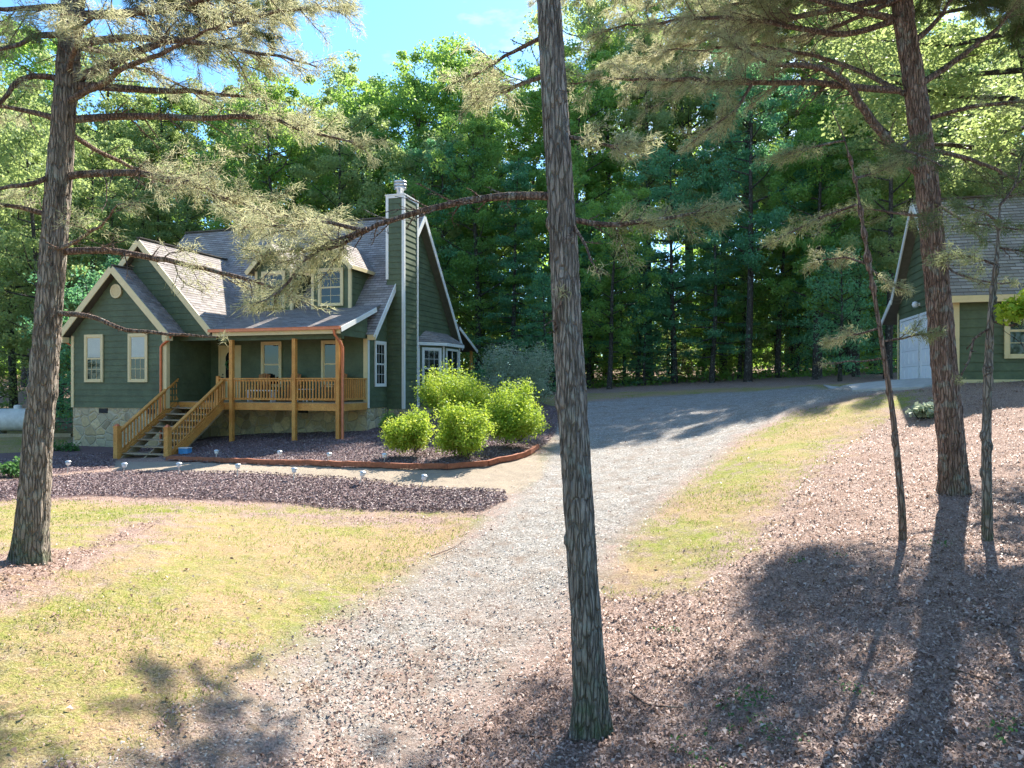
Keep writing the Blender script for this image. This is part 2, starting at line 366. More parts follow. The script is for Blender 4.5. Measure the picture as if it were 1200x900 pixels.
Z_DRIVE = [gpoly([(648,515),(622,560),(592,588),(560,622),(500,662),(420,716),(330,772),(235,838),(150,899)]).tolist() + [(-3.6, 4.2), (-2.5, 2.0), (-1.0, 2.0), (-.6, 4.5)] +
           gpoly([(520,860),(600,790),(660,735),(700,685),(722,640),(765,598),(820,552),(868,512),(930,482),(1000,464),(1092,454),(1098,449),(1040,449),(950,453),(800,463),(700,470),(640,478),(640,495)]).tolist()]
Z_LAWN = [gpoly([(-60,590),(60,590),(300,594),(400,600),(520,606),(556,612),(500,660),(420,714),(330,770),(230,838),(150,896)]).tolist() + [(-3.8, 3.5), (-9, 3.0), (-12, 8)],
          gpoly([(716,690),(728,640),(770,600),(826,552),(872,514),(935,486),(1000,470),(1062,462),(1070,470),(1030,490),(975,520),(925,560),(880,610),(850,650),(800,685)]).tolist(),
          gpoly([(560,470),(690,461),(850,455),(1010,449),(1010,452),(850,459.5),(700,468),(640,477),(570,482)]).tolist(),
          gpoly([(-80,500),(-60,492),(60,494),(86,505),(86,515),(40,530),(-80,545)]).tolist(),
          gpoly([(600,560),(648,520),(655,505),(668,512),(650,545),(628,575)]).tolist()]
def hwp(L): return [HW(*p) for p in L]
Z_MULCH = [gpoly([(-60,572),(20,565),(100,556),(180,553),(300,556),(410,563),(500,573),(588,577),(592,588),(565,600),(500,600),(400,596),(300,587),(200,585),(100,583),(0,588),(-60,594)]).tolist(),
           gpoly([(200,541),(280,543),(340,546),(430,550),(524,551),(572,547),(602,541),(628,530),(650,508),(656,478),(620,470),(560,470)]).tolist() + hwp([(1.5, 9), (-1, 5), (-11, 1), (-7.1, -3.2)]),
           gpoly([(-60,566),(-60,535),(60,528)]).tolist() + hwp([(-12.2, -2.2), (-7.5, -2.2), (-7.5, -4.3)]) + gpoly([(130,549),(60,556)]).tolist()]
Z_SAND = [gpoly([(128,549),(135,541),(200,541),(280,543),(340,546),(430,550),(524,551),(572,547),(602,541),(630,533),(635,560),(596,577),(500,573),(410,563),(300,556),(180,553)]).tolist()]
Z_BARE = [gpoly([(-60,648),(60,640),(140,612),(205,598),(222,606),(205,622),(130,664),(60,702),(-60,745)]).tolist(), gpoly([(225,592),(540,600),(552,608),(520,622),(400,615),(300,607)]).tolist()]
def zone(x, y, polys):
    d_ = np.max([sdist(x, y, p) for p in polys], axis=0)
    return np.minimum(d_, -np.max([sdist(x, y, p) for p in Z_BARE], axis=0) + .05) if polys is Z_LAWN else d_

ang = np.radians(np.concatenate([np.linspace(-180, -54, 30, endpoint=False), np.linspace(-54, 54, 560, endpoint=False), np.linspace(54, 180, 30, endpoint=False)]))
rad = np.concatenate([np.geomspace(0.8, 4, 50, endpoint=False), np.geomspace(4, 42, 430, endpoint=False), np.geomspace(42, 150, 60, endpoint=False), np.geomspace(150, 3000, 16)])
AA, RR = np.meshgrid(ang, rad, indexing='ij'); GXv = (np.sin(AA) * RR).ravel(); GYv = (np.cos(AA) * RR).ravel()
GZ = ter(GXv, GYv)
sdr = zone(GXv, GYv, Z_DRIVE); slw = zone(GXv, GYv, Z_LAWN); smu = zone(GXv, GYv, Z_MULCH); ssa = zone(GXv, GYv, Z_SAND)
# the drive lies in slight wheel ruts, mulch is heaped a little
GZ += 0.045 * np.clip(smu * 3, 0, 1) - 0.02 * np.clip(sdr, 0, 1)
na, nr = len(ang), len(rad); I = np.arange(na * nr).reshape(na, nr)
Fq = np.stack([I, np.roll(I, -1, 0), np.roll(np.roll(I, -1, 0), -1, 1), np.roll(I, -1, 1)], -1)[:, :-1].reshape(-1, 4)
GV = np.stack([GXv, GYv, GZ], 1)
fx = GXv[Fq].mean(1); fy = GYv[Fq].mean(1)
fs = np.stack([np.zeros(len(Fq)), sdr[Fq].mean(1), slw[Fq].mean(1), smu[Fq].mean(1) + 0.02, ssa[Fq].mean(1)], 0)
cls = np.where(fs[3] > 0, 3, np.where(fs[4] > 0, 4, np.where(fs[1] > 0, 1, np.where(fs[2] > 0, 2, 0))))
t = NT('ground_cover')
g = t.n('ShaderNodeNewGeometry').outputs['Position']
n_big = t.noise(g, 0.55, 4, 0.6); n_mid = t.noise(g, 2.4, 5, 0.62); n_sm = t.noise(g, 11, 5, 0.65); n_fine = t.noise(g, 45, 4, 0.7); n_vf = t.noise(g, 140, 3, 0.7)
def edge(att, amp, wid, bias=0.0):
    x = t.math('ADD', t.attr(att), bias)
    x = t.math('ADD', x, t.math('MULTIPLY', t.math('SUBTRACT', n_mid, 0.5), amp)); x = t.math('ADD', x, t.math('MULTIPLY', t.math('SUBTRACT', n_sm, 0.5), amp * 0.6))
    x = t.math('ADD', x, t.math('MULTIPLY', t.math('SUBTRACT', n_fine, 0.5), amp * 0.4))
    return t.rng(x, -wid, wid)
lit = t.ramp(n_fine, [(0.30, (0.04, 0.025, 0.02)), (0.42, (0.22, 0.145, 0.11)), (0.55, (0.43, 0.30, 0.245)), (0.69, (0.64, 0.51, 0.44))])
lit = t.mix(t.rng(n_mid, 0.42, 0.68, 0, 0.45), lit, (0.25, 0.14, 0.095)); lit = t.mix(t.rng(n_vf, 0.45, 0.75, 0.0, 0.4), lit, (0.50, 0.38, 0.32))
lit = t.mix(t.rng(n_sm, 0.52, 0.72, 0, 0.5), lit, (0.13, 0.085, 0.06))
gra = t.ramp(n_fine, [(0.28, (0.07, 0.09, 0.02)), (0.5, (0.23, 0.27, 0.035)), (0.72, (0.42, 0.43, 0.10))])
straw = t.ramp(n_fine, [(0.3, (0.20, 0.13, 0.07)), (0.55, (0.44, 0.31, 0.17)), (0.8, (0.60, 0.47, 0.30))])
gmix = t.rng(t.math('ADD', t.math('MULTIPLY', n_big, 0.6), t.math('MULTIPLY', n_sm, 0.4)), 0.42, 0.55)
gra = t.mix(gmix, gra, straw); gra = t.mix(t.rng(n_vf, 0.5, 0.8, 0, 0.4), gra, (0.20, 0.24, 0.06))
vor = t.n('ShaderNodeTexVoronoi', {'Vector': g, 'Scale': 38.0}); vc = t.n('ShaderNodeSeparateColor', {'Color': vor.outputs['Color']}).outputs[0]
grv = t.ramp(vc, [(0.0, (0.14, 0.12, 0.10)), (0.4, (0.33, 0.30, 0.265)), (0.8, (0.48, 0.445, 0.40)), (1.0, (0.66, 0.63, 0.59))])
grv = t.mix(t.rng(vor.outputs['Distance'], 0.35, 0.7, 0, 0.6), grv, (0.16, 0.15, 0.14)); grv = t.mix(t.rng(n_vf, 0.4, 0.7, 0, 0.4), grv, (0.48, 0.44, 0.39))
grv = t.mix(t.rng(n_mid, 0.42, 0.66, 0, 0.5), grv, (0.29, 0.24, 0.195))
grv = t.mix(t.rng(t.math('ADD', t.math('MULTIPLY', n_mid, 0.5), t.math('MULTIPLY', n_fine, 0.5)), 0.53, 0.62, 0, 0.7), grv, (0.22, 0.155, 0.115))
mul = t.ramp(n_fine, [(0.25, (0.07, 0.045, 0.043)), (0.5, (0.18, 0.12, 0.115)), (0.75, (0.34, 0.25, 0.24))])
mul = t.mix(t.rng(n_vf, 0.35, 0.75, 0, 0.5), mul, (0.17, 0.12, 0.12))
snd = t.ramp(n_fine, [(0.3, (0.27, 0.21, 0.15)), (0.7, (0.46, 0.38, 0.29))])
col = t.mix(t.math('MULTIPLY', edge('s_lawn', 2.6, 0.45, 0.0), t.rng(t.math('ADD', t.math('MULTIPLY', n_sm, 0.35), t.math('ADD', t.math('MULTIPLY', n_mid, 0.3), t.math('MULTIPLY', n_big, 0.35))), 0.39, 0.50, 0.1, 1.0)), lit, gra)
dr = edge('s_drive', 1.5, 0.35, -0.05)
nearb = t.n('ShaderNodeSeparateXYZ', {'Vector': g}).outputs['Y']
patch = t.math('MULTIPLY', t.rng(nearb, 5.5, 11.0, 0.75, 0.0), t.rng(t.math('ADD', t.math('MULTIPLY', n_big, 0.55), t.math('MULTIPLY', n_sm, 0.45)), 0.44, 0.56))
dr = t.math('MULTIPLY', dr, t.math('SUBTRACT', 1.0, patch))
col = t.mix(dr, col, grv); col = t.mix(edge('s_sand', 0.25, 0.06), col, snd); col = t.mix(edge('s_mulch', 0.3, 0.05), col, mul)
hgt = t.math('ADD', t.math('MULTIPLY', n_fine, 0.7), t.math('MULTIPLY', n_vf, 0.35))
t.pbr(col, 0.95, t.bump(hgt, 0.9, 0.045), spec=0.1); M['ground'] = t.m
at = {'s_drive': sdr, 's_lawn': slw, 's_mulch': smu, 's_sand': ssa}
for i, nm in enumerate(['ground', 'driveway', 'lawn', 'mulch_bed', 'path']):
    f_ = Fq[cls == i]; use = np.unique(f_); rem = np.zeros(len(GV), np.int64); rem[use] = np.arange(len(use))
    me = np_mesh(nm, GV[use], rem[f_], {k: a[use] for k, a in at.items()}, smooth=True)
    tag(link_mesh(nm, me, M['ground']), kind='structure')
# small disc under the camera closes the sheet
k = I[:, 0]; mb = MB(); mb.face([GV[j] for j in k][::-1]); tag(mb.build('ground', M['ground']), kind='structure')

# ------------------------------------------------------------ the house
DZ = 2.5                                    # house plan height 0 = 2.5 m below the camera
house = empty('house', (HX, HY, H - DZ), -HTH, label='green clapboard house with cream trimmed gables, cedar front porch and siding chimney', cat='house')
def z(v): return v + DZ
def V3(X, Y, Z): return (X, Y, Z + DZ)
SI, TR, WT = M['siding'], M['trim'], M['white_trim']
XF, XL, Y0, YR = 0.0, -12.0, 0.0, 9.0
WX0, WX1, WY = -11.68, -7.12, -2.4
FT = -0.92                                   # top of the stone foundation
EX = 0.235
# walls
mb = MB(); mb.courses([V3(WX1, 0, FT), V3(0, 0, FT), V3(0, 0, 2.1), V3(WX1, 0, 2.1)], (0, -1, 0), EX, 0.024); mb.build('front_wall', SI, house)
mb = MB(); mb.courses([V3(0, 0, FT), V3(0, 9.0, FT), V3(0, 9.0, 1.9), V3(0, 4.5, 7.3), V3(0, 0, 1.9)], (1, 0, 0), EX, 0.024)
mb.courses([V3(0, -1.95, 1.72), V3(0, 0, 1.72), V3(0, 0, 2.62), V3(0, -1.95, 1.88)], (1, 0, 0), EX, 0.024); mb.build('gable_wall', SI, house)
mb = MB(); mb.courses([V3(WX0, WY, FT), V3(WX1, WY, FT), V3(WX1, WY, 1.95), V3(-9.4, WY, 4.3), V3(WX0, WY, 1.95)], (0, -1, 0), EX, 0.024)
mb.courses([V3(WX1, WY, FT), V3(WX1, 0, FT), V3(WX1, 0, 1.9), V3(WX1, WY, 1.9)], (1, 0, 0), EX, 0.024)
mb.courses([V3(WX0, 0, FT), V3(WX0, WY, FT), V3(WX0, WY, 1.9), V3(WX0, 0, 1.9)], (-1, 0, 0), EX, 0.024); mb.build('wing_wall', SI, house)
mb = MB(); mb.courses([V3(-12.0, -1.75, 1.78), V3(-5.55, -1.75, 1.78), V3(-8.8, -1.75, 5.5)], (0, -1, 0), EX, 0.024)
mb.box(-7.1, -5.4, -1.75, -1.6, z(1.66), z(1.78)); mb.build('upper_gable_wall', SI, house)
mb = MB(); mb.courses([V3(-12, 9, FT), V3(-12, 0, FT), V3(-12, 0, 1.9), V3(-12, 4.5, 7.3), V3(-12, 9, 1.9)], (-1, 0, 0), EX, 0.024)
mb.courses([V3(0, 9, FT), V3(-12, 9, FT), V3(-12, 9, 1.9), V3(0, 9, 1.9)], (0, 1, 0), EX, 0.024)
mb.courses([V3(-12, 0, FT), V3(WX0, 0, FT), V3(WX0, 0, 1.9), V3(-12, 0, 1.9)], (0, -1, 0), EX, 0.024); mb.build('rear_wall', SI, house)
# foundation
mb = MB(); mb.box(WX0 + .01, WX1 - .01, WY + .01, 0, z(-3.3), z(FT)); mb.box(-11.98, -.01, .012, 8.98, z(-3.3), z(FT) - .002); mb.build('stone_foundation', M['stone'], house)
for (X, Y) in ((-10.35, WY), (-8.0, WY), (-3.0, 0)): mb = MB(); mb.box(X, X + .42, Y - .012, Y + .05, z(-1.13), z(-.95)); mb.build('foundation_vent', M['dark'], house)
# corner boards
def vboard(X, Y, w0, d0, z0, z1, m=TR, nm='corner_board'):
    b = MB(); b.box(X, X + w0, Y, Y + d0, z(z0), z(z1)); return b.build(nm, m, house)
vboard(WX0 - .04, WY - .04, .13, .05, FT, 1.9); vboard(WX1 - .14, WY - .045, .18, .05, FT, 1.75); vboard(WX1 - .005, WY + .006, .045, .12, FT, 1.75)
vboard(-.13, -.045, .17, .05, FT, 1.72); vboard(-.002, .006, .043, .13, FT, 1.9, WT); vboard(-.002, 8.9, .043, .13, FT, 1.9, WT)
# roofs: slab + lapped shingles
def roof(nm, pts, parent=house, th=0.11):
    p = [Vector(q) for q in pts]; n = (p[1] - p[0]).cross(p[2] - p[0]).normalized()
    if n.z < 0: n = -n; p = p[::-1]
    b = MB(); b.slab([q - n * th for q in p], n, th - 0.004); o = b.build(nm, M['soffit'], parent)
    c = MB(); c.courses([tuple(q) for q in p], n, 0.145, 0.012); c.build('shingles', M['shingle'], o) if parent is house else c.build('shingles', M['shingle'], parent)
    return o
def rakeboard(a, b, m=TR, nm='rake_board', w_=0.035, h_=0.2, parent=house):
    q = MB(); q.bar(a, b, w_, h_); return q.build(nm, m, parent)
roof('main_roof', [V3(-12.35, -.12, 1.86), V3(.38, -.12, 1.86), V3(.38, 4.5, 7.42), V3(-12.35, 4.5, 7.42)])
roof('rear_roof', [V3(.38, 9.12, 1.86), V3(-12.35, 9.12, 1.86), V3(-12.35, 4.5, 7.42), V3(.38, 4.5, 7.42)])
roof('rear_porch_roof', [V3(.42, 11.2, 1.8), V3(-6, 11.2, 1.8), V3(-6, 8.35, 2.95), V3(.42, 8.35, 2.95)])
roof('porch_roof', [V3(-5.44, -2.1, 2.0), V3(.12, -2.1, 2.0), V3(.12, 1.1, 3.17), V3(-6.6, 1.1, 3.17)])
roof('upper_gable_roof', [V3(-8.8, -2.05, 5.66), V3(-5.42, -2.05, 2.02), V3(-5.42, .1, 2.02), V3(-8.8, 3.15, 5.66)])
roof('upper_gable_roof', [V3(-12.2, -2.05, 2.02), V3(-8.8, -2.05, 5.66), V3(-8.8, 3.15, 5.66), V3(-12.2, .1, 2.02)])
roof('wing_roof', [V3(-9.4, -2.72, 4.52), V3(-6.78, -2.72, 1.9), V3(-6.78, -1.7, 1.9), V3(-9.4, -1.7, 4.52)])
roof('wing_roof', [V3(-12.05, -2.72, 1.9), V3(-9.4, -2.72, 4.52), V3(-9.4, -1.7, 4.52), V3(-12.05, -1.7, 1.9)])
rakeboard(V3(-9.4, -2.74, 4.40), V3(-6.78, -2.74, 1.78), h_=.24); rakeboard(V3(-9.4, -2.745, 4.40), V3(-12.05, -2.745, 1.78), h_=.24)
for X in (-12.0, -6.98): 
    b = MB(); b.box(X - .05, X + .2, -2.73, -2.45, z(1.62), z(1.84)); b.build('eave_return', TR, house)
rakeboard(V3(-8.8, -2.07, 5.52), V3(-5.42, -2.07, 1.90), h_=.22); rakeboard(V3(-8.8, -2.075, 5.52), V3(-12.2, -2.075, 1.90), h_=.22)
rakeboard(V3(.395, -.14, 1.74), V3(.395, 4.5, 7.30), WT); rakeboard(V3(.398, 4.5, 7.30), V3(.398, 9.14, 1.74), WT)
rakeboard(V3(.435, 8.6, 2.75), V3(.435, 11.2, 1.7), WT, h_=.16)
rakeboard(V3(.14, -2.12, 1.92), V3(.14, .5, 2.87), WT, h_=.17)
b = MB(); b.box(-5.3, .1, -2.10, -2.06, z(1.78), z(1.96)); b.build('fascia', TR, house)
b = MB(); b.box(.1, .42, -.16, -.08, z(1.66), z(1.86)); b.build('eave_return', TR, house)
b = MB()
for k in range(24): b.box(-12.35 + k * .53, -12.35 + k * .53 + .53, 4.40, 4.60, z(7.40), z(7.45) + .003 * (k % 2))
b.build('ridge_cap', M['shingle'], house)
b = MB(); b.bar(V3(-8.8, -2.05, 5.69), V3(-8.8, 3.0, 5.69), .2, .04); b.bar(V3(-9.4, -2.7, 4.55), V3(-9.4, -1.8, 4.55), .2, .04); b.build('ridge_cap', M['shingle'], house)
b = MB(); b.box(-7.1, 0, -1.78, 0, z(1.84), z(1.88)); b.build('porch_ceiling', M['soffit'], house)
b = MB(); b.box(-5.3, -.01, -1.78, -1.66, z(1.62), z(1.84)); b.build('porch_beam', M['siding'], house)
# gutters and copper downspouts
def gutter(a, c_):
    b = MB(); b.bar(a, c_, .13, .10); b.tube([Vector(a) + Vector((0, -.065, .05)), Vector(c_) + Vector((0, -.065, .05))], .014, 6); b.build('gutter', M['copper'], house)
gutter(V3(-5.4, -2.17, 1.97), V3(.14, -2.17, 1.97))
b = MB(); b.bar(V3(-6.72, -2.68, 1.86), V3(-6.72, -1.78, 1.86), .12, .10); b.build('gutter', M['copper'], house)
b = MB(); b.tube([V3(-.12, -2.17, 1.92), V3(-.1, -2.15, 1.75), V3(.0, -1.95, 1.5), V3(.06, -1.88, 1.3), V3(.06, -1.88, -1.9), V3(.08, -1.98, -2.02)], .05, 8); b.build('downspout', M['copper'], house)
b = MB(); b.tube([V3(-6.75, -2.6, 1.8), V3(-6.85, -2.55, 1.66), V3(-7.2, -2.49, 1.5), V3(-7.3, -2.49, 1.4), V3(-7.3, -2.49, -2.2)], .05, 8); b.build('downspout', M['copper'], house)
b = MB(); b.tube([V3(-11.95, -2.5, 1.75), V3(-11.9, -2.45, 1.62), V3(-11.72, -2.3, 1.45), V3(-11.72, -2.3, -2.2)], .04, 8); b.build('downspout', M['copper'], house)
# round gable vent
b = MB(); b.lathe(V3(-9.45, WY - .02, 3.58), [(0, .05), (.2, .05), (.2, .07), (.27, .07), (.27, 0)], 28, (0, -1, 0), False)
for k in range(7):
    h_ = -.16 + k * .053; L = math.sqrt(.19 ** 2 - h_ ** 2); b.box(-9.45 - L, -9.45 + L, WY - .085, WY - .06, z(3.58 + h_), z(3.58 + h_) + .03)
b.build('gable_vent', TR, house)
# windows: frame with panes, blind and bars; placed on a wall by its origin, along-axis and outward normal
def window(o, a, n, w_, h_, m=TR, parent=house, blind=False, grid=(2, 2), cas=False, deep=0.05, nm='window'):
    o = Vector(o); a = Vector(a).normalized(); n = Vector(n).normalized(); up = Vector((0, 0, 1))
    def bx(b, x0, x1, y0, y1, d0, d1):
        b.slab([o + a * x + up * y + n * d0 for x, y in ((x0, y0), (x1, y0), (x1, y1), (x0, y1))], n, d1 - d0)
    tw = .10
    b = MB(); bx(b, 0, tw, 0, h_, .0, deep); bx(b, w_ - tw, w_, 0, h_, .0, deep); bx(b, tw, w_ - tw, h_ - tw, h_, .0, deep + .004); bx(b, tw, w_ - tw, 0, tw * .8, .0, deep + .015)
    fr = b.build(nm, m, parent)
    sub = fr if parent is house else parent
    b = MB(); s_ = .04
    if not cas:
        for (y0, y1, dd) in ((tw * .8, h_ / 2, .022), (h_ / 2 - .02, h_ - tw, .03)):
            bx(b, tw, tw + s_, y0, y1, .0, dd); bx(b, w_ - tw - s_, w_ - tw, y0, y1, .0, dd); bx(b, tw + s_, w_ - tw - s_, y0, y0 + s_, .0, dd); bx(b, tw + s_, w_ - tw - s_, y1 - s_, y1, .0, dd)
    else:
        mx = w_ / 2; bx(b, mx - .03, mx + .03, tw * .8, h_ - tw, 0, .03); bx(b, tw, mx - .03, h_ * .5, h_ * .5 + .04, 0, .024); bx(b, mx + .03, w_ - tw, h_ * .5, h_ * .5 + .04, 0, .024)
    gx, gy = grid; iw = w_ - 2 * tw; 
    for (y0, y1) in ((tw * .8, h_ / 2), (h_ / 2, h_ - tw)):
        if blind and y0 > tw: continue
        for i in range(1, gx): x_ = tw + iw * i / gx; bx(b, x_ - .008, x_ + .008, y0 + s_, y1 - s_, .014, .019)
        for i in range(1, gy): y_ = y0 + (y1 - y0) * i / gy; bx(b, tw + s_, w_ - tw - s_, y_ - .008, y_ + .008, .0145, .0185)
    b.build('sash', m, sub)
    b = MB(); bx(b, tw, w_ - tw, tw * .8, h_ - tw, .004, .012)
    b.build('pane', M['glass'], sub)
    if blind:
        b = MB(); k = 0; y_ = h_ * .52
        while y_ < h_ - tw - .05: bx(b, tw + .05, w_ - tw - .05, y_, y_ + .035, .014, .020); y_ += .042
        b.build('blind', M['blind'], sub)
    return fr
off = .026
for X in (-10.56, -8.42): window(V3(X - .46, WY - off, .07), (1, 0, 0), (0, -1, 0), .92, 1.86, blind=True, grid=(3, 2))
for X in (-4.2, -1.47): window(V3(X - .47, -off, -.12), (1, 0, 0), (0, -1, 0), .94, 1.80, grid=(1, 1))
window(V3(off, .55, -.1), (0, 1, 0), (1, 0, 0), .92, 1.78, m=WT, grid=(3, 2))
# front door
b = MB()
for (x0, x1, z0, z1) in ((-6.7, -6.6, -.66, 1.56), (-5.73, -5.63, -.66, 1.56), (-6.6, -5.73, 1.46, 1.56)): b.box(x0, x1, -.06, -off, z(z0), z(z1))
b.box(-6.6, -5.73, -.035, -off, z(-.66), z(1.46)); 
for (x0, x1, z0, z1) in ((-6.52, -6.2, -.55, .05), (-6.13, -5.81, -.55, .05)): b.box(x0, x1, -.045, -.035, z(z0), z(z1))
dr_ = b.build('front_door', TR, house)
b = MB(); g_ = [(-.2, .2), (.2, .2), (.2, 1.1), (.12, 1.25), (0, 1.31), (-.12, 1.25), (-.2, 1.1)]
b.slab([V3(-6.16 + x, -.037, zz_) for x, zz_ in g_], (0, -1, 0), .012); b.build('door_glass', M['glass'], dr_)
b = MB(); b.lathe(V3(-6.5, -.04, .25), [(.0, .09), (.03, .085), (.035, .06), (.02, .04), (.03, .0)], 12, (0, -1, 0)); b.build('handle', M['black_metal'], dr_); b = MB(); b.lathe(V3(-6.5, -.04, .38), [(0, .02), (.03, .02), (.03, 0)], 12, (0, -1, 0)); b.build('deadbolt', M['black_metal'], dr_)
# chimney
b = MB(); CX, CY0, CY1, CT = .74, 1.65, 2.92, 7.55
b.courses([V3(.0, CY0, -1.0), V3(CX, CY0, -1.0), V3(CX, CY0, CT), V3(.0, CY0, CT)], (0, -1, 0), EX, .024)
b.courses([V3(CX, CY0, -1.0), V3(CX, CY1, -1.0), V3(CX, CY1, CT), V3(CX, CY0, CT)], (1, 0, 0), EX, .024)
b.courses([V3(CX, CY1, -1.0), V3(0, CY1, -1.0), V3(0, CY1, CT), V3(CX, CY1, CT)], (0, 1, 0), EX, .024)
b.courses([V3(0, CY1, 3.0), V3(0, CY0, 3.0), V3(0, CY0, CT), V3(0, CY1, CT)], (-1, 0, 0), EX, .024)
ch = b.build('chimney', SI, house)
b = MB(); b.box(0.01, CX - .01, CY0 + .01, CY1 - .01, z(-3), z(-1.0)); b.build('chimney_base', M['stone'], ch)
b = MB()
for (x, y) in ((-.035, CY0 - .04), (CX - .07, CY0 - .045), (CX - .07, CY1 - .06)): b.box(x, x + .115, y, y + .11, z(4.2 if x < 0 else -1.0), z(CT))
b.build('corner_trim', WT, ch)
b = MB(); b.box(-.06, CX + .06, CY0 - .06, CY1 + .06, z(CT), z(CT) + .05); b.box(-.03, CX + .03, CY0 - .035, CY1 + .03, z(CT) - .10, z(CT)); b.build('chimney_cap', WT, ch)
b = MB(); b.lathe(V3(.37, 2.1, CT + .05), [(.15, 0), (.15, .3), (.24, .32), (.24, .38), (.18, .39), (.18, .43), (.26, .44), (.26, .50), (.19, .51), (.19, .55), (.26, .56), (.26, .63), (0, .68)], 20); b.build('flue_pipe', M['metal'], ch)
# bay window
BX = .75; bp = [(0, 4.65), (BX, 5.75), (BX, 7.7), (0, 8.8)]
b = MB()
for (p, q) in zip(bp[:-1], bp[1:]):
    d = Vector((q[0] - p[0], q[1] - p[1], 0)).normalized(); n = Vector((d.y, -d.x, 0)); b.courses([V3(*p, -1.0), V3(*q, -1.0), V3(*q, 1.78), V3(*p, 1.78)], n, EX, .024)
bay = b.build('bay', SI, house)
b = MB(); e_ = [(0.0, 4.3), (BX + .22, 5.62), (BX + .22, 7.83), (0.0, 9.1)]; top = [(0.0, 5.4), (0.0, 8.0)]
b.slab([V3(*p, 1.72) for p in e_], (0, 0, 1), .14); b.build('bay_fascia', WT, bay)
b = MB()
for pts in ([V3(*e_[0], 1.87), V3(*e_[1], 1.87), V3(0, 5.4, 2.42)], [V3(*e_[1], 1.87), V3(*e_[2], 1.87), V3(0, 8.0, 2.42), V3(0, 5.4, 2.42)], [V3(*e_[2], 1.87), V3(*e_[3], 1.87), V3(0, 8.0, 2.42)]):
    p = [Vector(q) for q in pts]; n = (p[1] - p[0]).cross(p[2] - p[0]).normalized(); n = n if n.z > 0 else -n; b.courses(pts, n, .145, .012)
b.build('bay_shingles', M['shingle'], bay)
for (x, y) in ((BX, 5.75), (BX, 7.7), (.03, 4.65)): b = MB(); b.lathe(V3(x, y, -1.0), [(.055, 0), (.055, 2.72)], 6, (0, 0, 1), False); b.build('bay_trim', WT, bay)
b = MB(); b.slab([V3(p[0] * .97, p[1], -3.0) for p in bp], (0, 0, 1), 2.0); b.build('bay_base', M['stone'], bay)
d = Vector((BX, 1.1, 0)).normalized(); n = Vector((d.y, -d.x, 0))
window(Vector(V3(0, 4.65, -.22)) + d * .16 + n * off, d, n, 1.02, 1.85, m=WT, grid=(3, 2), nm='bay_window')
window(V3(BX + off, 5.95, -.22), (0, 1, 0), (1, 0, 0), 1.5, 1.85, m=WT, grid=(1, 1), cas=True, nm='bay_window')
# rear porch posts
for X in (.1, -2.8): 
    b = MB(); b.box(X, X + .12, 10.9, 11.02, z(-1.6), z(1.75)); b.build('rear_porch_post', M['cedar'], house)
b = MB(); b.box(-5.5, .3, 9.05, 11.1, z(-.8), z(-.66)); b.build('rear_deck', M['cedar'], house)
# dormers
for X in (-1.9, -4.54):
    hw = .86; df = .6; b = MB()
    b.courses([V3(X - hw, df, 2.6), V3(X + hw, df, 2.6), V3(X + hw, df, 4.66), V3(X, df, 5.55), V3(X - hw, df, 4.66)], (0, -1, 0), EX, .024)
    b.courses([V3(X + hw, df, 2.6), V3(X + hw, 2.3, 2.6), V3(X + hw, 2.3, 4.62), V3(X + hw, df, 4.62)], (1, 0, 0), EX, .024)
    b.courses([V3(X - hw, 2.3, 2.6), V3(X - hw, df, 2.6), V3(X - hw, df, 4.62), V3(X - hw, 2.3, 4.62)], (-1, 0, 0), EX, .024)
    dm = b.build('dormer', SI, house)
    for s_ in (1, -1):
        pts = [V3(X, df - .32, 5.72), V3(X + s_ * 1.1, df - .32, 4.60), V3(X + s_ * 1.1, 2.32, 4.60), V3(X, 3.2, 5.72)]
        roof('dormer_roof', pts, parent=dm, th=.09)
    b = MB()
    for s_ in (1, -1): b.bar(V3(X, df - .34 - .004 * s_, 5.60), V3(X + s_ * 1.1, df - .34 - .004 * s_, 4.48), .035, .18)
    b.bar(V3(X + 1.115, df - .33, 4.53), V3(X + 1.115, 2.2, 4.53), .03, .14); b.bar(V3(X - 1.115, df - .33, 4.53), V3(X - 1.115, 2.2, 4.53), .03, .14)
    b.box(X - hw - .03, X - hw + .09, df - .04, df + .06, z(2.7), z(4.6)); b.box(X + hw - .09, X + hw + .03, df - .04, df + .06, z(2.7), z(4.6)); b.build('dormer_trim', TR, dm)
    window(V3(X - .56, df - off, 3.08), (1, 0, 0), (0, -1, 0), 1.12, 1.5, parent=dm, grid=(2, 2), nm='window_frame')
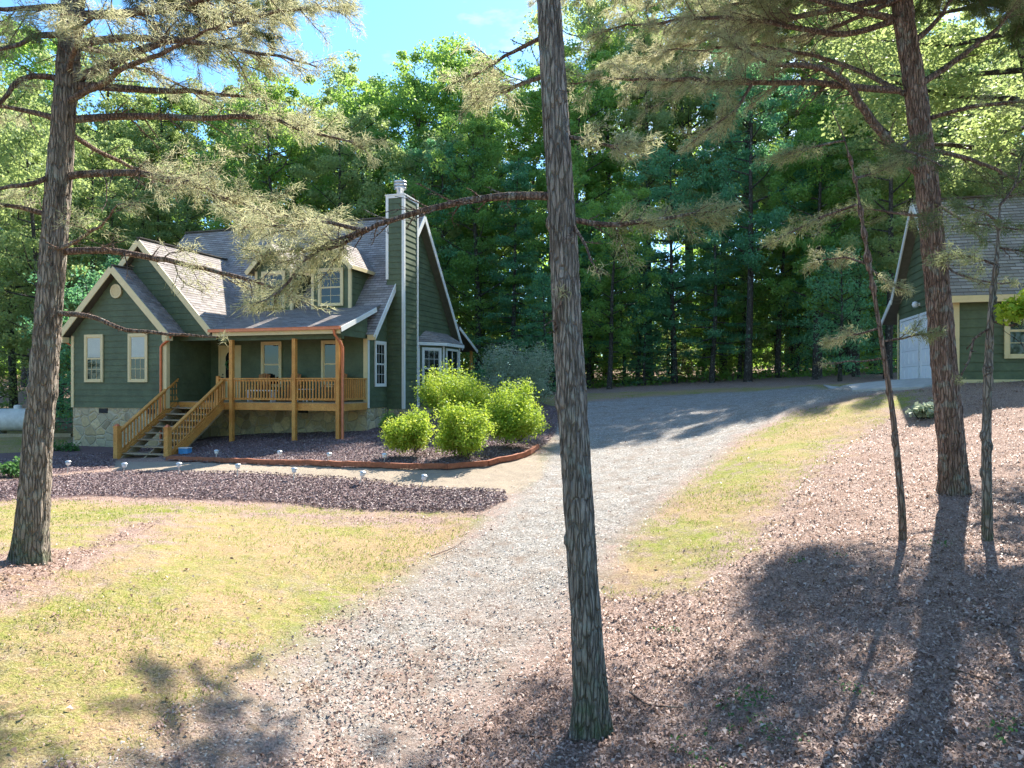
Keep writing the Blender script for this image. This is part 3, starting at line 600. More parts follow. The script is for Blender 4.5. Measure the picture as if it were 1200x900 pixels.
# porch deck, posts, railings
CE = M['cedar']
b = MB()
k = 0.0
while k < 1.74: b.box(-7.1, 0.02, -1.78 + k, -1.78 + k + .135, z(-.71), z(-.67)); k += .14
b.build('deck_boards', M['tread_wood'], house)
b = MB(); b.box(-7.1, .03, -1.82, -1.782, z(-.96), z(-.70)); b.box(-.005, .033, -1.78, -.02, z(-.96), z(-.71)); b.build('rim_board', CE, house)
def post(X, Y, z0, z1, s_=.14, nm='porch_post'): b = MB(); b.box(X - s_ / 2, X + s_ / 2, Y - s_ / 2, Y + s_ / 2, z(z0), z(z1)); return b.build(nm, CE, house)
for X in (-4.59, -1.89, -.10): post(X, -1.9, -2.6, 1.64)
post(-5.2, -1.9, -1.0, .30, .11, 'railing_post')
def railing(X0, X1, nm='railing'):
    b = MB(); b.bar(V3(X0, -1.88, .20), V3(X1, -1.88, .20), .12, .04); b.bar(V3(X0, -1.88, .13), V3(X1, -1.88, .13), .04, .07); b.bar(V3(X0, -1.88, -.55), V3(X1, -1.88, -.55), .04, .08)
    n_ = int((X1 - X0) / .125)
    for i in range(n_): x_ = X0 + (X1 - X0) * (i + .5) / n_; b.box(x_ - .02, x_ + .02, -1.925, -1.885, z(-.56), z(.15))
    b.build(nm, CE, house)
railing(-5.15, -4.66); railing(-4.52, -1.96); railing(-1.82, -.17)
b = MB(); b.bar(V3(-.03, -1.82, .20), V3(-.03, -.03, .20), .12, .04); b.bar(V3(-.03, -1.82, -.55), V3(-.03, -.03, -.55), .04, .08)
for i in range(13): y_ = -1.75 + i * .135; b.box(-.05, -.01, y_, y_ + .04, z(-.56), z(.18))
b.build('railing', CE, house)
# stairs: eight treads between stringers, two sloping railings, two newel posts
SX0, SX1, SYT, SYB = -7.05, -5.05, -1.82, -4.62
nst = 9; rise = (2.62 - .67) / nst; run = (SYT - SYB) / (nst - .5)
b = MB()
for X in (SX0 + .02, (SX0 + SX1) / 2, SX1 - .02): b.bar(V3(X, SYT, -.92), V3(X, SYB + .05, -2.70), .045, .26)
stairs = b.build('staircase', M['tread_wood'], house)
for i in range(1, nst):
    b = MB(); y_ = SYT - run * i; zt = -.67 - rise * i; b.box(SX0 - .02, SX1 + .02, y_ - .03, y_ + run * .45, z(zt - .04), z(zt)); b.box(SX0 - .02, SX1 + .02, y_ + run * .48, y_ + run - .03, z(zt - .04), z(zt) - .002); b.build('tread', M['tread_wood'], stairs)
for X in (SX0 - .07, SX1 + .07):
    b = MB(); a0 = Vector(V3(X, SYT - .02, .20)); a1 = Vector(V3(X, SYB + .06, -1.62)); b.bar(a0, a1, .13, .04); b.bar(a0 - Vector((0, 0, .06)), a1 - Vector((0, 0, .06)), .04, .08)
    c0 = Vector(V3(X, SYT - .02, -.55)); c1 = Vector(V3(X, SYB + .06, -2.37)); b.bar(c0, c1, .04, .08); b.bar(c0 - Vector((0, 0, .22)), c1 - Vector((0, 0, .22)), .045, .24)
    n_ = 19
    for i in range(n_):
        f = (i + .5) / n_; p = a0.lerp(a1, f); q = c0.lerp(c1, f); b.box(p.x - .02, p.x + .02, p.y - .02, p.y + .02, q.z, p.z - .02)
    b.build('stair_railing', CE, house)
    b = MB(); b.box(X - .085, X + .085, SYB - .12, SYB + .05, z(-3.0), z(-1.50)); b.box(X - .1, X + .1, SYB - .135, SYB + .065, z(-1.50), z(-1.46)); nw = b.build('newel_post', CE, house)
    b = MB(); b.lathe(V3(X, SYB - .035, -1.46), [(.09, 0), (.09, .03), (.02, .09), (0, .09)], 4, (0, 0, 1), False); b.build('post_cap', M['copper'], nw)
# porch furniture
def chair(X, Y, rz, label, first=None):
    if first is not None:
        r = first.copy(); C.objects.link(r)
        for c_ in first.children: q = c_.copy(); C.objects.link(q); q.parent = r
    else:
        r = empty('porch_chair', (0, 0, 0)); cw = M['chair_wood']
        b = MB(); 
        for i in range(5): b.box(-.26, .26, -.27 + i * .11, -.27 + i * .11 + .095, .40, .425)
        b.build('seat', cw, r); b = MB()
        for i in range(5): x_ = -.2 + i * .1; hh = 1.02 + .07 * math.cos((i - 2) * .6); b.bar((x_, .27, .42), (x_, .42, hh), .08, .02, (0, 1, 0))
        b.bar((-.26, .36, .86), (.26, .36, .86), .03, .06); b.build('backrest', cw, r)
        for sx in (-1, 1):
            b = MB(); b.box(sx * .29 - .045, sx * .29 + .045, -.32, .3, .62, .645); b.build('armrest', cw, r)
            for yy, zz_ in ((-.24, .62), (.24, .62)):
                b = MB(); b.box(sx * .27 - .025, sx * .27 + .025, yy - .025, yy + .025, .04, zz_); b.build('leg', cw, r)
            b = MB(); b.tube([(sx * .27, -.45, .09), (sx * .27, -.25, .035), (sx * .27, 0, .02), (sx * .27, .3, .035), (sx * .27, .52, .10)], .02, 6); b.build('rocker', cw, r)
    x, y = HW(X, Y); r.location = (x, y, H - .67); r.rotation_euler = (0, 0, -HTH + rz); return tag(r, label, 'chair', 'rocking chairs on the porch')
c1 = chair(-4.35, -.62, .1, 'reddish wooden rocking chair on the porch by the window near the door')
chair(-3.0, -.62, -.1, 'wooden rocking chair behind the middle porch post, between the two windows', c1)
chair(-1.0, -.65, -.25, 'wooden rocking chair at the right end of the porch by the downspout', c1)
r = empty('porch_table', (*HW(-2.2, -.75), H - .67), -HTH, label='small white slatted table between the porch chairs', cat='table')
b = MB()
for i in range(5): b.box(-.25, .25, -.25 + i * .1, -.25 + i * .1 + .085, .46, .485)
b.build('tabletop', M['white_paint'], r)
for sx in (-1, 1):
    for sy in (-1, 1): b = MB(); b.box(sx * .2 - .02, sx * .2 + .02, sy * .2 - .02, sy * .2 + .02, 0, .46); b.build('leg', M['white_paint'], r)
# white rail bench behind the railing
r = empty('porch_bench', (*HW(-3.7, -1.35), H - .67), -HTH, label='low white bench behind the porch railing', cat='bench')
b = MB(); b.box(-.6, .6, -.16, .16, .40, .45); b.build('seat', M['white_paint'], r)
for sx in (-1, 1): b = MB(); b.box(sx * .5 - .03, sx * .5 + .03, -.14, .14, 0, .40); b.build('leg', M['white_paint'], r)
# wreath hanging on the door
def leafcloud(cent, nrm_bias, size, n, spread, seed, elong=1.6, up=0.3):
    """n leaves (folded quads) round the given centres (k,3); returns V, F, tint"""
    g = np.random.default_rng(seed); k = len(cent); idx = g.integers(0, k, n)
    dirv = g.normal(size=(n, 3)); dirv /= np.linalg.norm(dirv, axis=1, keepdims=True)
    rr = g.random(n) ** (1 / 2.2); sp = np.asarray(spread); sp = sp[idx] if sp.ndim > 1 else sp
    c = cent[idx] + dirv * rr[:, None] * sp
    return leaves_at(c, dirv * .6 + g.normal(size=(n, 3)) * .7 + np.array([0, 0, up]), size, seed + 1, elong, idx, k, rr)
def leaves_at(c, nv, size, seed, elong=1.6, idx=None, k=1, rr=None, tint=None, fold=.25):
    g = np.random.default_rng(seed); n = len(c); nv = nv / np.linalg.norm(nv, axis=1, keepdims=True)
    t_ = g.normal(size=(n, 3)); t_ -= nv * (t_ * nv).sum(1, keepdims=True); t_ /= np.linalg.norm(t_, axis=1, keepdims=True); b_ = np.cross(nv, t_)
    s = size * g.uniform(.6, 1.35, (n, 1))
    V = np.empty((n, 4, 3)); V[:, 0] = c - t_ * s * .5; V[:, 2] = c + t_ * s * .5
    V[:, 1] = c + b_ * s * .5 / elong + nv * s * fold * .4; V[:, 3] = c - b_ * s * .5 / elong + nv * s * fold * .4
    if tint is None:
        base = g.random(k)[idx] if idx is not None else .5
        tint = np.clip(.45 * base + .4 * g.random(n) + .1, 0, 1)
    return V.reshape(-1, 3), np.arange(n * 4).reshape(n, 4), np.repeat(tint, 4)
r = None
cw = np.array([[-6.16 + .15 * math.cos(a), -.075, .78 + .15 * math.sin(a) + DZ] for a in np.linspace(0, 6.28, 24)])
V, Fc, tn = leafcloud(cw, 0, .06, 700, .045, 3); wx, wy = HW(-6.16, -.07)
wr = link_mesh('wreath', np_mesh('wreath', V - np.array([-6.16, -.07, .6 + DZ]), Fc, {'tint': tn}), M['leaf_teal']); wr.location = (wx, wy, H + .6); wr.rotation_euler = (0, 0, -HTH)
tag(wr, 'dark leafy wreath hanging on the front door glass', 'wreath')

# ------------------------------------------------------------ the garage
gar = empty('garage', (GX, GY, H), -GTH, label='green sided garage at the right with shingled roof and white doors', cat='garage')
GD, GL, GPK = 5.66, 9.0, 5.5
def G3(X, Y, Z): return (X, Y, Z)
b = MB(); b.courses([G3(0, 0, .12), G3(GL, 0, .12), G3(GL, 0, 2.5), G3(0, 0, 2.5)], (0, -1, 0), EX, .024); b.build('front_wall', SI, gar)
b = MB(); b.courses([G3(0, GD, .05), G3(0, 0, .05), G3(0, 0, 2.5), G3(0, GD / 2, GPK), G3(0, GD, 2.5)], (-1, 0, 0), EX, .024); b.build('gable_wall', SI, gar)
b = MB(); b.courses([G3(GL, 0, .05), G3(GL, GD, .05), G3(GL, GD, 2.5), G3(GL, GD / 2, GPK), G3(GL, 0, 2.5)], (1, 0, 0), EX, .024)
b.courses([G3(GL, GD, .05), G3(0, GD, .05), G3(0, GD, 2.5), G3(GL, GD, 2.5)], (0, 1, 0), EX, .024); b.build('rear_wall', SI, gar)
b = MB(); b.box(.02, GL - .02, .03, GD - .02, -1.0, .05); b.box(-.01, GL, -.03, .02, -.25, .12); b.build('base_board', TR, gar)
b = MB(); b.box(-.045, .12, -.045, .02, .12, 2.45); b.box(-.044, -.0, .021, .12, .05, 2.45); b.box(-.035, 0, GD - .1, GD + .03, .05, 2.45); b.build('corner_board', TR, gar)
def groof(nm, pts):
    p = [Vector(q) for q in pts]; n = (p[1] - p[0]).cross(p[2] - p[0]).normalized()
    if n.z < 0: n = -n; p = p[::-1]
    b = MB(); b.slab([q - n * .11 for q in p], n, .106); o = b.build(nm, M['soffit'], gar); c = MB(); c.courses([tuple(q) for q in p], n, .145, .012); c.build('shingles', M['shingle'], o)
groof('front_roof', [G3(-.3, -.32, 2.36), G3(GL + .3, -.32, 2.36), G3(GL + .3, GD / 2, 5.68), G3(-.3, GD / 2, 5.68)])
groof('rear_roof', [G3(GL + .3, 5.4, 2.82), G3(-.3, 5.4, 2.82), G3(-.3, GD / 2, 5.68), G3(GL + .3, GD / 2, 5.68)])
groof('rear_eave_roof', [G3(GL + .3, 6.7, 2.24), G3(-.32, 6.7, 2.24), G3(-.32, 5.2, 2.96), G3(GL + .3, 5.2, 2.96)])
b = MB(); b.box(-.3, GL + .3, GD / 2 - .1, GD / 2 + .1, 5.68, 5.73); b.build('ridge_cap', M['shingle'], gar)
for (p, q) in ((G3(-.315, -.34, 2.26), G3(-.315, GD / 2, 5.58)), (G3(-.318, GD / 2, 5.58), G3(-.318, 5.35, 2.78)), (G3(-.34, 5.3, 2.82), G3(-.34, 6.7, 2.14))): rakeboard(p, q, WT, h_=.17, parent=gar)
b = MB(); b.box(-.3, GL + .3, -.37, -.335, 2.18, 2.36); b.build('fascia', TR, gar)
def gdoor(Y0_, Y1_):
    b = MB(); x = -.02
    b.box(-.05, -.015, Y0_ - .09, Y0_, .05, 2.2); b.box(-.05, -.015, Y1_, Y1_ + .09, .05, 2.2); b.box(-.05, -.015, Y0_, Y1_, 2.12, 2.2); fr = b.build('garage_door', M['white_paint'], gar)
    b = MB(); nrow, ncol = 4, 4
    for i in range(nrow):
        z0 = .06 + i * .513; b.box(-.03, -.016, Y0_, Y1_, z0, z0 + .505)
        for j in range(ncol):
            a0 = Y0_ + (Y1_ - Y0_) * j / ncol + .06; a1 = Y0_ + (Y1_ - Y0_) * (j + 1) / ncol - .06; b.box(-.042, -.03, a0, a1, z0 + .09, z0 + .42)
    b.build('door_panel', M['white_paint'], fr)
gdoor(3.2, 5.2); gdoor(.75, 2.9)
window(G3(1.18, -off, .68), (1, 0, 0), (0, -1, 0), .95, 1.5, parent=gar, grid=(2, 2))
window(G3(5.2, -off, .68), (1, 0, 0), (0, -1, 0), .95, 1.5, parent=gar, grid=(2, 2))
b = MB(); b.lathe(G3(-.02, 3.07, 2.5), [(.05, .0), (.05, .04), (.02, .05), (.02, .1)], 12, (-1, 0, 0)); b.lathe(G3(-.15, 3.07, 2.5), [(0, -.1), (.07, -.075), (.1, 0), (.07, .075), (0, .1)], 14); b.build('wall_lamp', M['white_paint'], gar)
# concrete apron before the garage doors
ap = gpoly([(965,452),(1058,446.8)]).tolist() + [GW(-.05, 5.6), GW(-.05, .4)] + gpoly([(1082,456),(1000,459)]).tolist()
m_ = MB(); cx = np.mean([p[0] for p in ap]); cy = np.mean([p[1] for p in ap])
nn_ = 14; ring = []
for i in range(len(ap)):
    a0, a1 = ap[i], ap[(i + 1) % len(ap)]
    for k in range(nn_): f = k / nn_; ring.append((a0[0] * (1 - f) + a1[0] * f, a0[1] * (1 - f) + a1[1] * f))
ks = np.linspace(0, 1, 9)
for i in range(len(ring)):
    a0, a1 = ring[i], ring[(i + 1) % len(ring)]
    for j in range(8):
        q = [(cx + (p[0] - cx) * k_, cy + (p[1] - cy) * k_) for p, k_ in ((a0, ks[j]), (a1, ks[j]), (a1, ks[j + 1]), (a0, ks[j + 1]))]
        m_.face([(x_, y_, float(ter([x_], [y_], False)[0]) + .05) for x_, y_ in (q if j else q[1:])])
    m_.face([(a0[0], a0[1], tz(*a0) - .1), (a1[0], a1[1], tz(*a1) - .1), (a1[0], a1[1], float(ter([a1[0]], [a1[1]], False)[0]) + .05), (a0[0], a0[1], float(ter([a0[0]], [a0[1]], False)[0]) + .05)])
tag(m_.build('garage_apron', M['concrete']), kind='structure')

# ------------------------------------------------------------ garden edging, path lights, tank and small things
ed = gpoly([(196,540),(240,541.5),(280,543),(340,546),(385,548),(430,550),(480,551.5),(524,551),(572,547),(602,541),(620,534),(632,526)])
pts = []
for i in range(len(ed) - 1):
    for k in range(6): f = k / 6; x, y = ed[i] * (1 - f) + ed[i + 1] * f; pts.append((x, y, tz(x, y) + .09))
b = MB()
for a0, a1 in zip(pts[:-1], pts[1:]): b.bar(a0, a1, .10, .13)
tag(b.build('bed_edging', M['edging']), 'reddish brown curved timber edging round the shrub bed', 'garden edging')
lamp0 = None
lamps = [((79,556),'solar path light at the left end of the front row, near the left pine trunk'),((145,558),'solar path light just left of the stair foot'),((209,558),'solar path light at the foot of the right stair post'),
         ((278,561),'solar path light on the near path edge, next right of the stair foot one'),((344,566),'solar path light on the near path edge where the house shade ends'),((421,571),'leaning solar path light, second from the right on the near path edge'),
         ((493,574),'leaning solar path light at the right end of the near path edge'),((253,541),'solar path light on the mulch just right of the blue box'),((327,543),'solar path light on the mulch before the middle porch post'),
         ((385,547),'solar path light in the bed before the corner porch post'),((450,548),'solar path light beside the leftmost lime shrub')]
for i, ((u, v), lab) in enumerate(lamps):
    x, y = ground_at(u, v)
    if lamp0 is None:
        r = lamp0 = empty('path_light', (0, 0, 0))
        b = MB(); b.tube([(0, 0, -.05), (0, 0, .22)], .012, 8); b.build('stake', M['metal'], r)
        b = MB(); b.lathe((0, 0, .22), [(.02, 0), (.055, .02), (.065, .10), (.055, .105)], 14); b.build('lens', M['white_paint'], r)
        b = MB(); b.lathe((0, 0, .325), [(.085, 0), (.085, .012), (.05, .035), (.02, .045), (0, .045)], 16); b.build('cap', M['metal'], r)
    else:
        r = lamp0.copy(); C.objects.link(r)
        for c_ in lamp0.children: q = c_.copy(); C.objects.link(q); q.parent = r
    r.location = (x, y, tz(x, y) + .02); r.scale = (.95,) * 3; r.rotation_euler = (random.uniform(-.06, .06), .06 + (0.22 if i in (5, 6) else 0), random.random())
    if i in (5, 6): r.rotation_euler = (0, .28, 0)
    tag(r, lab, 'path light', 'solar path lights along the path')
x, y = ground_at(217, 533)
r = empty('plastic_crate', (x, y, tz(x, y) + .03), -.2, label='small blue plastic crate on the mulch right of the stairs', cat='crate')
b = MB(); b.box(-.17, .17, -.12, .12, 0, .03); b.box(-.17, -.15, -.12, .12, .03, .2); b.box(.15, .17, -.12, .12, .03, .2); b.box(-.15, .15, -.12, -.10, .03, .2); b.box(-.15, .15, .10, .12, .03, .2); b.build('body', M['blue_plastic'], r)
b = MB(); b.box(-.18, .18, -.13, .13, .2, .225); b.build('lid', M['white_paint'], r)
# propane tank
x, y = -21.9, 31.5; r = empty('propane_tank', (x, y, tz(x, y)), R(4), label='white horizontal propane tank on the grass behind the left pine trunk', cat='gas tank')
b = MB(); pr = [(0, -1.35)] + [(.5 * math.sin(a), -.95 - .42 * math.cos(a)) for a in np.linspace(.15, 1.57, 7)] + [(.5 * math.cos(a), .95 + .42 * math.sin(a)) for a in np.linspace(0, 1.45, 7)] + [(0, 1.37)]
b.lathe((0, 0, .72), pr, 28, (1, 0, 0)); b.build('tank_body', M['tank_paint'], r)
for sx in (-.7, .7): b = MB(); b.box(sx - .06, sx + .06, -.3, .3, 0, .3); b.build('saddle', M['concrete'], r)
b = MB(); b.lathe((0, 0, 1.2), [(.16, 0), (.16, .12), (.13, .17), (0, .19)], 16); b.build('valve_dome', M['tank_paint'], r)
# timber across the grass left of the house
a0 = ground_at(-30, 513); a1 = ground_at(84, 512); b = MB(); b.bar((*a0, tz(*a0) + .07), (*a1, tz(*a1) + .07), .16, .16); tag(b.build('landscape_timber', M['tread_wood']), 'weathered timber lying on the grass left of the house', 'timber')

# ------------------------------------------------------------ pines near the camera
def smooth(pts, n=8):
    p = np.array(pts, float)
    if len(p) < 3: return np.array([p[0] * (1 - f) + p[-1] * f for f in np.linspace(0, 1, n)])
    out = []; q = np.vstack([2 * p[0] - p[1], p, 2 * p[-1] - p[-2]])
    for i in range(1, len(q) - 2):
        for k in range(n):
            f = k / n; out.append(.5 * ((2 * q[i]) + (-q[i - 1] + q[i + 1]) * f + (2 * q[i - 1] - 5 * q[i] + 4 * q[i + 1] - q[i + 2]) * f * f + (-q[i - 1] + 3 * q[i] - 3 * q[i + 1] + q[i + 2]) * f ** 3))
    out.append(p[-1]); return np.array(out)
def trunk_mesh(path, rad_, sides, seed, rough=.02, flare=0.5, rings=260, knots=10):
    p = smooth(path, 12); L = np.concatenate([[0], np.cumsum(np.linalg.norm(np.diff(p, axis=0), axis=1))]); s = np.linspace(0, L[-1], rings)
    c = np.stack([np.interp(s, L, p[:, k]) for k in range(3)], 1); r = np.interp(s / L[-1], [k[0] for k in rad_], [k[1] for k in rad_])
    r = r * (1 + 1.3 * flare * np.exp(-s / .30)); a = np.linspace(0, 2 * np.pi, sides, endpoint=False); A, S = np.meshgrid(a, s)
    # plated bark: long vertical ridges broken across
    wrap = lambda fr, fz, sd: vnoise(A / (2 * np.pi) * fr % fr + 0 * S, S * fz, sd)
    n1 = (vnoise(np.cos(A) * 3.4 + 9, S * 1.7 + np.sin(A) * 3.4, seed) + vnoise(np.cos(A) * 7.5 + 5, S * 3.3 + np.sin(A) * 7.5 * 0 + 3 * np.sin(A) * 2.5, seed + 1))
    ridge = np.abs(vnoise(A * sides / 6.0 / 2, S * 4.2 + 3 * vnoise(A * 3, S * 2, seed + 7), seed + 2)) * 2
    Rr = r[:, None] * (1 + .10 * n1) + rough * (ridge - .5) + r[:, None] * (.16 * np.cos(A * 5 + 1.3) + .10 * np.cos(A * 3 + seed)) * (flare > .3) * np.exp(-S / .28) * 1.6
    gk = np.random.default_rng(seed + 5)
    for _ in range(knots):
        ka = gk.uniform(0, 6.28); kz = gk.uniform(.5, s[-1]); kr = gk.uniform(.035, .06); da = (A - ka + np.pi) % (2 * np.pi) - np.pi
        dd = np.sqrt((da * r[:, None]) ** 2 + (S - kz) ** 2) / kr; Rr += .045 * np.exp(-dd ** 2) - .05 * np.exp(-(dd * 2.2) ** 2)
    V = np.stack([c[:, 0, None] + Rr * np.cos(A), c[:, 1, None] + Rr * np.sin(A), c[:, 2, None] + 0 * A], -1).reshape(-1, 3)
    I_ = np.arange(rings * sides).reshape(rings, sides)
    Fc = np.stack([I_[:-1], np.roll(I_, -1, 1)[:-1], np.roll(I_, -1, 1)[1:], I_[1:]], -1).reshape(-1, 4)
    return V, Fc
class Needles:
    def __init__(s): s.c = []; s.d = []; s.t = []; s.l = []
    def tuft(s, p, d, n, ln, tint): s.c.append((p, n)); s.d.append(d); s.t.append(tint); s.l.append(ln)
    def mesh(s, name, seed, wid=.0036, jit=.03):
        if not s.c: return None
        g = np.random.default_rng(seed); n = np.array([k for _, k in s.c]); P0 = np.repeat(np.array([p for p, _ in s.c]), n, 0); D = np.repeat(np.array(s.d), n, 0); T = np.repeat(s.t, n); L = np.repeat(s.l, n)
        N = len(P0); D = D + g.normal(size=(N, 3)) * .62; D /= np.linalg.norm(D, axis=1, keepdims=True); L = L * g.uniform(.6, 1.2, N); P0 = P0 + g.normal(size=(N, 3)) * jit
        sd = np.cross(D, g.normal(size=(N, 3))); sd /= np.linalg.norm(sd, axis=1, keepdims=True)
        V = np.empty((N, 3, 3)); V[:, 0] = P0 + sd * wid; V[:, 1] = P0 - sd * wid; V[:, 2] = P0 + D * L[:, None] + np.array([0, 0, -.012])
        return np_mesh(name, V.reshape(-1, 3), np.arange(N * 3).reshape(N, 3), {'tint': np.repeat(np.clip(T + g.normal(size=N) * .15, 0, 1), 3)})
def pine_limb(wood_mb, nd, path, r0, seed, need=(.35, 1.0), spread=.8, dens=1.0, ntuft=9, ln=.085, droop=-.05, dead=0.0, flat=.35, r1=.006, gap=.16, tips=True):
    """a main limb with side twigs; needles in the part of the limb given by need"""
    g = np.random.default_rng(seed); p = smooth(path, 8)
    p = p + np.array([g.normal(size=3) * .012 for _ in p]) * np.linspace(0, 1, len(p))[:, None]
    L = np.concatenate([[0], np.cumsum(np.linalg.norm(np.diff(p, axis=0), axis=1))]); T = L[-1]
    nseg = max(6, int(T / .12)); s = np.linspace(0, T, nseg); c = np.stack([np.interp(s, L, p[:, k]) for k in range(3)], 1)
    c += np.stack([vnoise(s * 2.2 + 10 * k, s * 0 + seed, k + 3) for k in range(3)], 1) * .09 * (s / T)[:, None]
    wood_mb.tube([tuple(x) for x in c], list(r0 * (1 - s / T) ** .7 + r1), 8)
    x = T * .12
    while x < T:
        f = x / T; i = min(nseg - 2, int(f * (nseg - 1))); base = c[i] + (c[i + 1] - c[i]) * (f * (nseg - 1) - i); d = c[i + 1] - c[i]; d /= np.linalg.norm(d)
        side = np.cross(d, [0, 0, 1.0]); side /= max(1e-6, np.linalg.norm(side)); sg = g.choice([-1, 1]); ang_ = g.uniform(.5, 1.1)
        td = d * math.cos(ang_) + side * sg * math.sin(ang_) + np.array([0, 0, g.normal() * flat + droop]); td /= np.linalg.norm(td)
        has = need[0] <= f <= need[1]; tl = spread * g.uniform(.5, 1.1) * (1 - .62 * f) * (1 if has else .55)
        m = max(4, int(tl / .07)); q = [base]; dd = td.copy()
        for _ in range(m): dd = dd + g.normal(size=3) * .13 + np.array([0, 0, droop * .2]); dd /= np.linalg.norm(dd); q.append(q[-1] + dd * tl / m)
        q = np.array(q); wood_mb.tube([tuple(z_) for z_ in q], list(np.linspace(max(.006, r0 * .3 * (1 - .6 * f)), .003, len(q))), 4, cap=False)
        tint0 = g.random()
        for j in range(1, len(q)):
            if j < len(q) - 1:
                e_ = np.cross(dd, g.normal(size=3)); e_ /= np.linalg.norm(e_); e_ = (q[j] - q[j - 1]) / np.linalg.norm(q[j] - q[j - 1]) * .7 + e_ * .6; e_[2] *= .6
                sl_ = tl * g.uniform(.15, .38); q2 = [q[j] + e_ * sl_ * k_ for k_ in (0, .33, .66, 1)]; q2[2] = q2[2] + g.normal(size=3) * .015; wood_mb.tube([tuple(z_) for z_ in q2], .0033, 3, cap=False)
                if has and g.random() > dead:
                    for k_ in (1, 2, 3, 3): nd.tuft(q2[k_], e_ / np.linalg.norm(e_), max(2, int(ntuft * dens * g.uniform(.5, 1.3))), ln, .5 * tint0 + .5 * g.random())
            if has and g.random() > dead and j > len(q) * .3: nd.tuft(q[j], (q[j] - q[j - 1]) / np.linalg.norm(q[j] - q[j - 1]), max(2, int(ntuft * dens * g.uniform(.5, 1.3))), ln, .5 * tint0 + .5 * g.random())
        x += gap * g.uniform(.6, 1.4)
    if tips and need[1] >= 1:
        for _ in range(4): nd.tuft(c[-1], c[-1] - c[-2], int(ntuft * 1.5), ln, g.random())

def near_tree(name, base_uvd, path_uvd, rad_, sides, bk, label, cat, limbs, mat, seed, rough=.02, flare=.5, rings=300, extra=None):
    bx_, by_ = P(*base_uvd)[:2]; root = empty(name, (bx_, by_, tz(bx_, by_)), label=label, cat=cat); o = np.array([bx_, by_, tz(bx_, by_)])
    path = [np.array([bx_, by_, o[2] - .25])] + [P(*q) for q in path_uvd]
    V, Fc = trunk_mesh(path, rad_, sides, seed, rough, flare, rings); link_mesh('trunk', np_mesh('trunk', V - o, Fc, smooth=True), M[bk], root)
    gr = {}
    for i, lb in enumerate(limbs):
        lp, r0, kw = lb; kw = dict(kw); mt = kw.pop('mat', mat); wb = MB(); nd = gr.setdefault(mt, Needles())
        pts = [P(*q) if len(q) == 3 else np.array(q[:3]) for q in lp]; pine_limb(wb, nd, pts, r0, seed * 100 + i, **kw)
        wb.v = [(a - o[0], b_ - o[1], c_ - o[2]) for a, b_, c_ in wb.v]; wb.build('branch', M['bark_branch'], root)
    for mt, nd in gr.items():
        me = nd.mesh('needles', seed + 3)
        if me is None: continue
        co = np.empty(len(me.vertices) * 3, np.float32); me.vertices.foreach_get('co', co); co = co.reshape(-1, 3) - o.astype(np.float32); me.vertices.foreach_set('co', co.ravel()); me.update()
        link_mesh('needles', me, M[mt], root)
    return root
D1 = 8.6
def crown_above(cx, cy, z0, z1, n, reach, seed, mat='needle_green'):
    """whorled limbs of the crown higher up the trunk"""
    g = np.random.default_rng(seed); out = []
    for i in range(n):
        a = g.uniform(0, 6.28); zz_ = z0 + (z1 - z0) * (i + .5) / n; L = reach * g.uniform(.6, 1.0) * (1 - .55 * (zz_ - z0) / (z1 - z0))
        dx, dy = math.cos(a), math.sin(a)
        out.append(([(cx, cy, zz_, 0), (cx + dx * L * .5, cy + dy * L * .5, zz_ + .12 * L, 0), (cx + dx * L, cy + dy * L, zz_ + .1 * L, 0)], .035, dict(need=(.2, 1), spread=1.4, dens=3.2, ln=.13, mat=mat, gap=.10)))
    return out
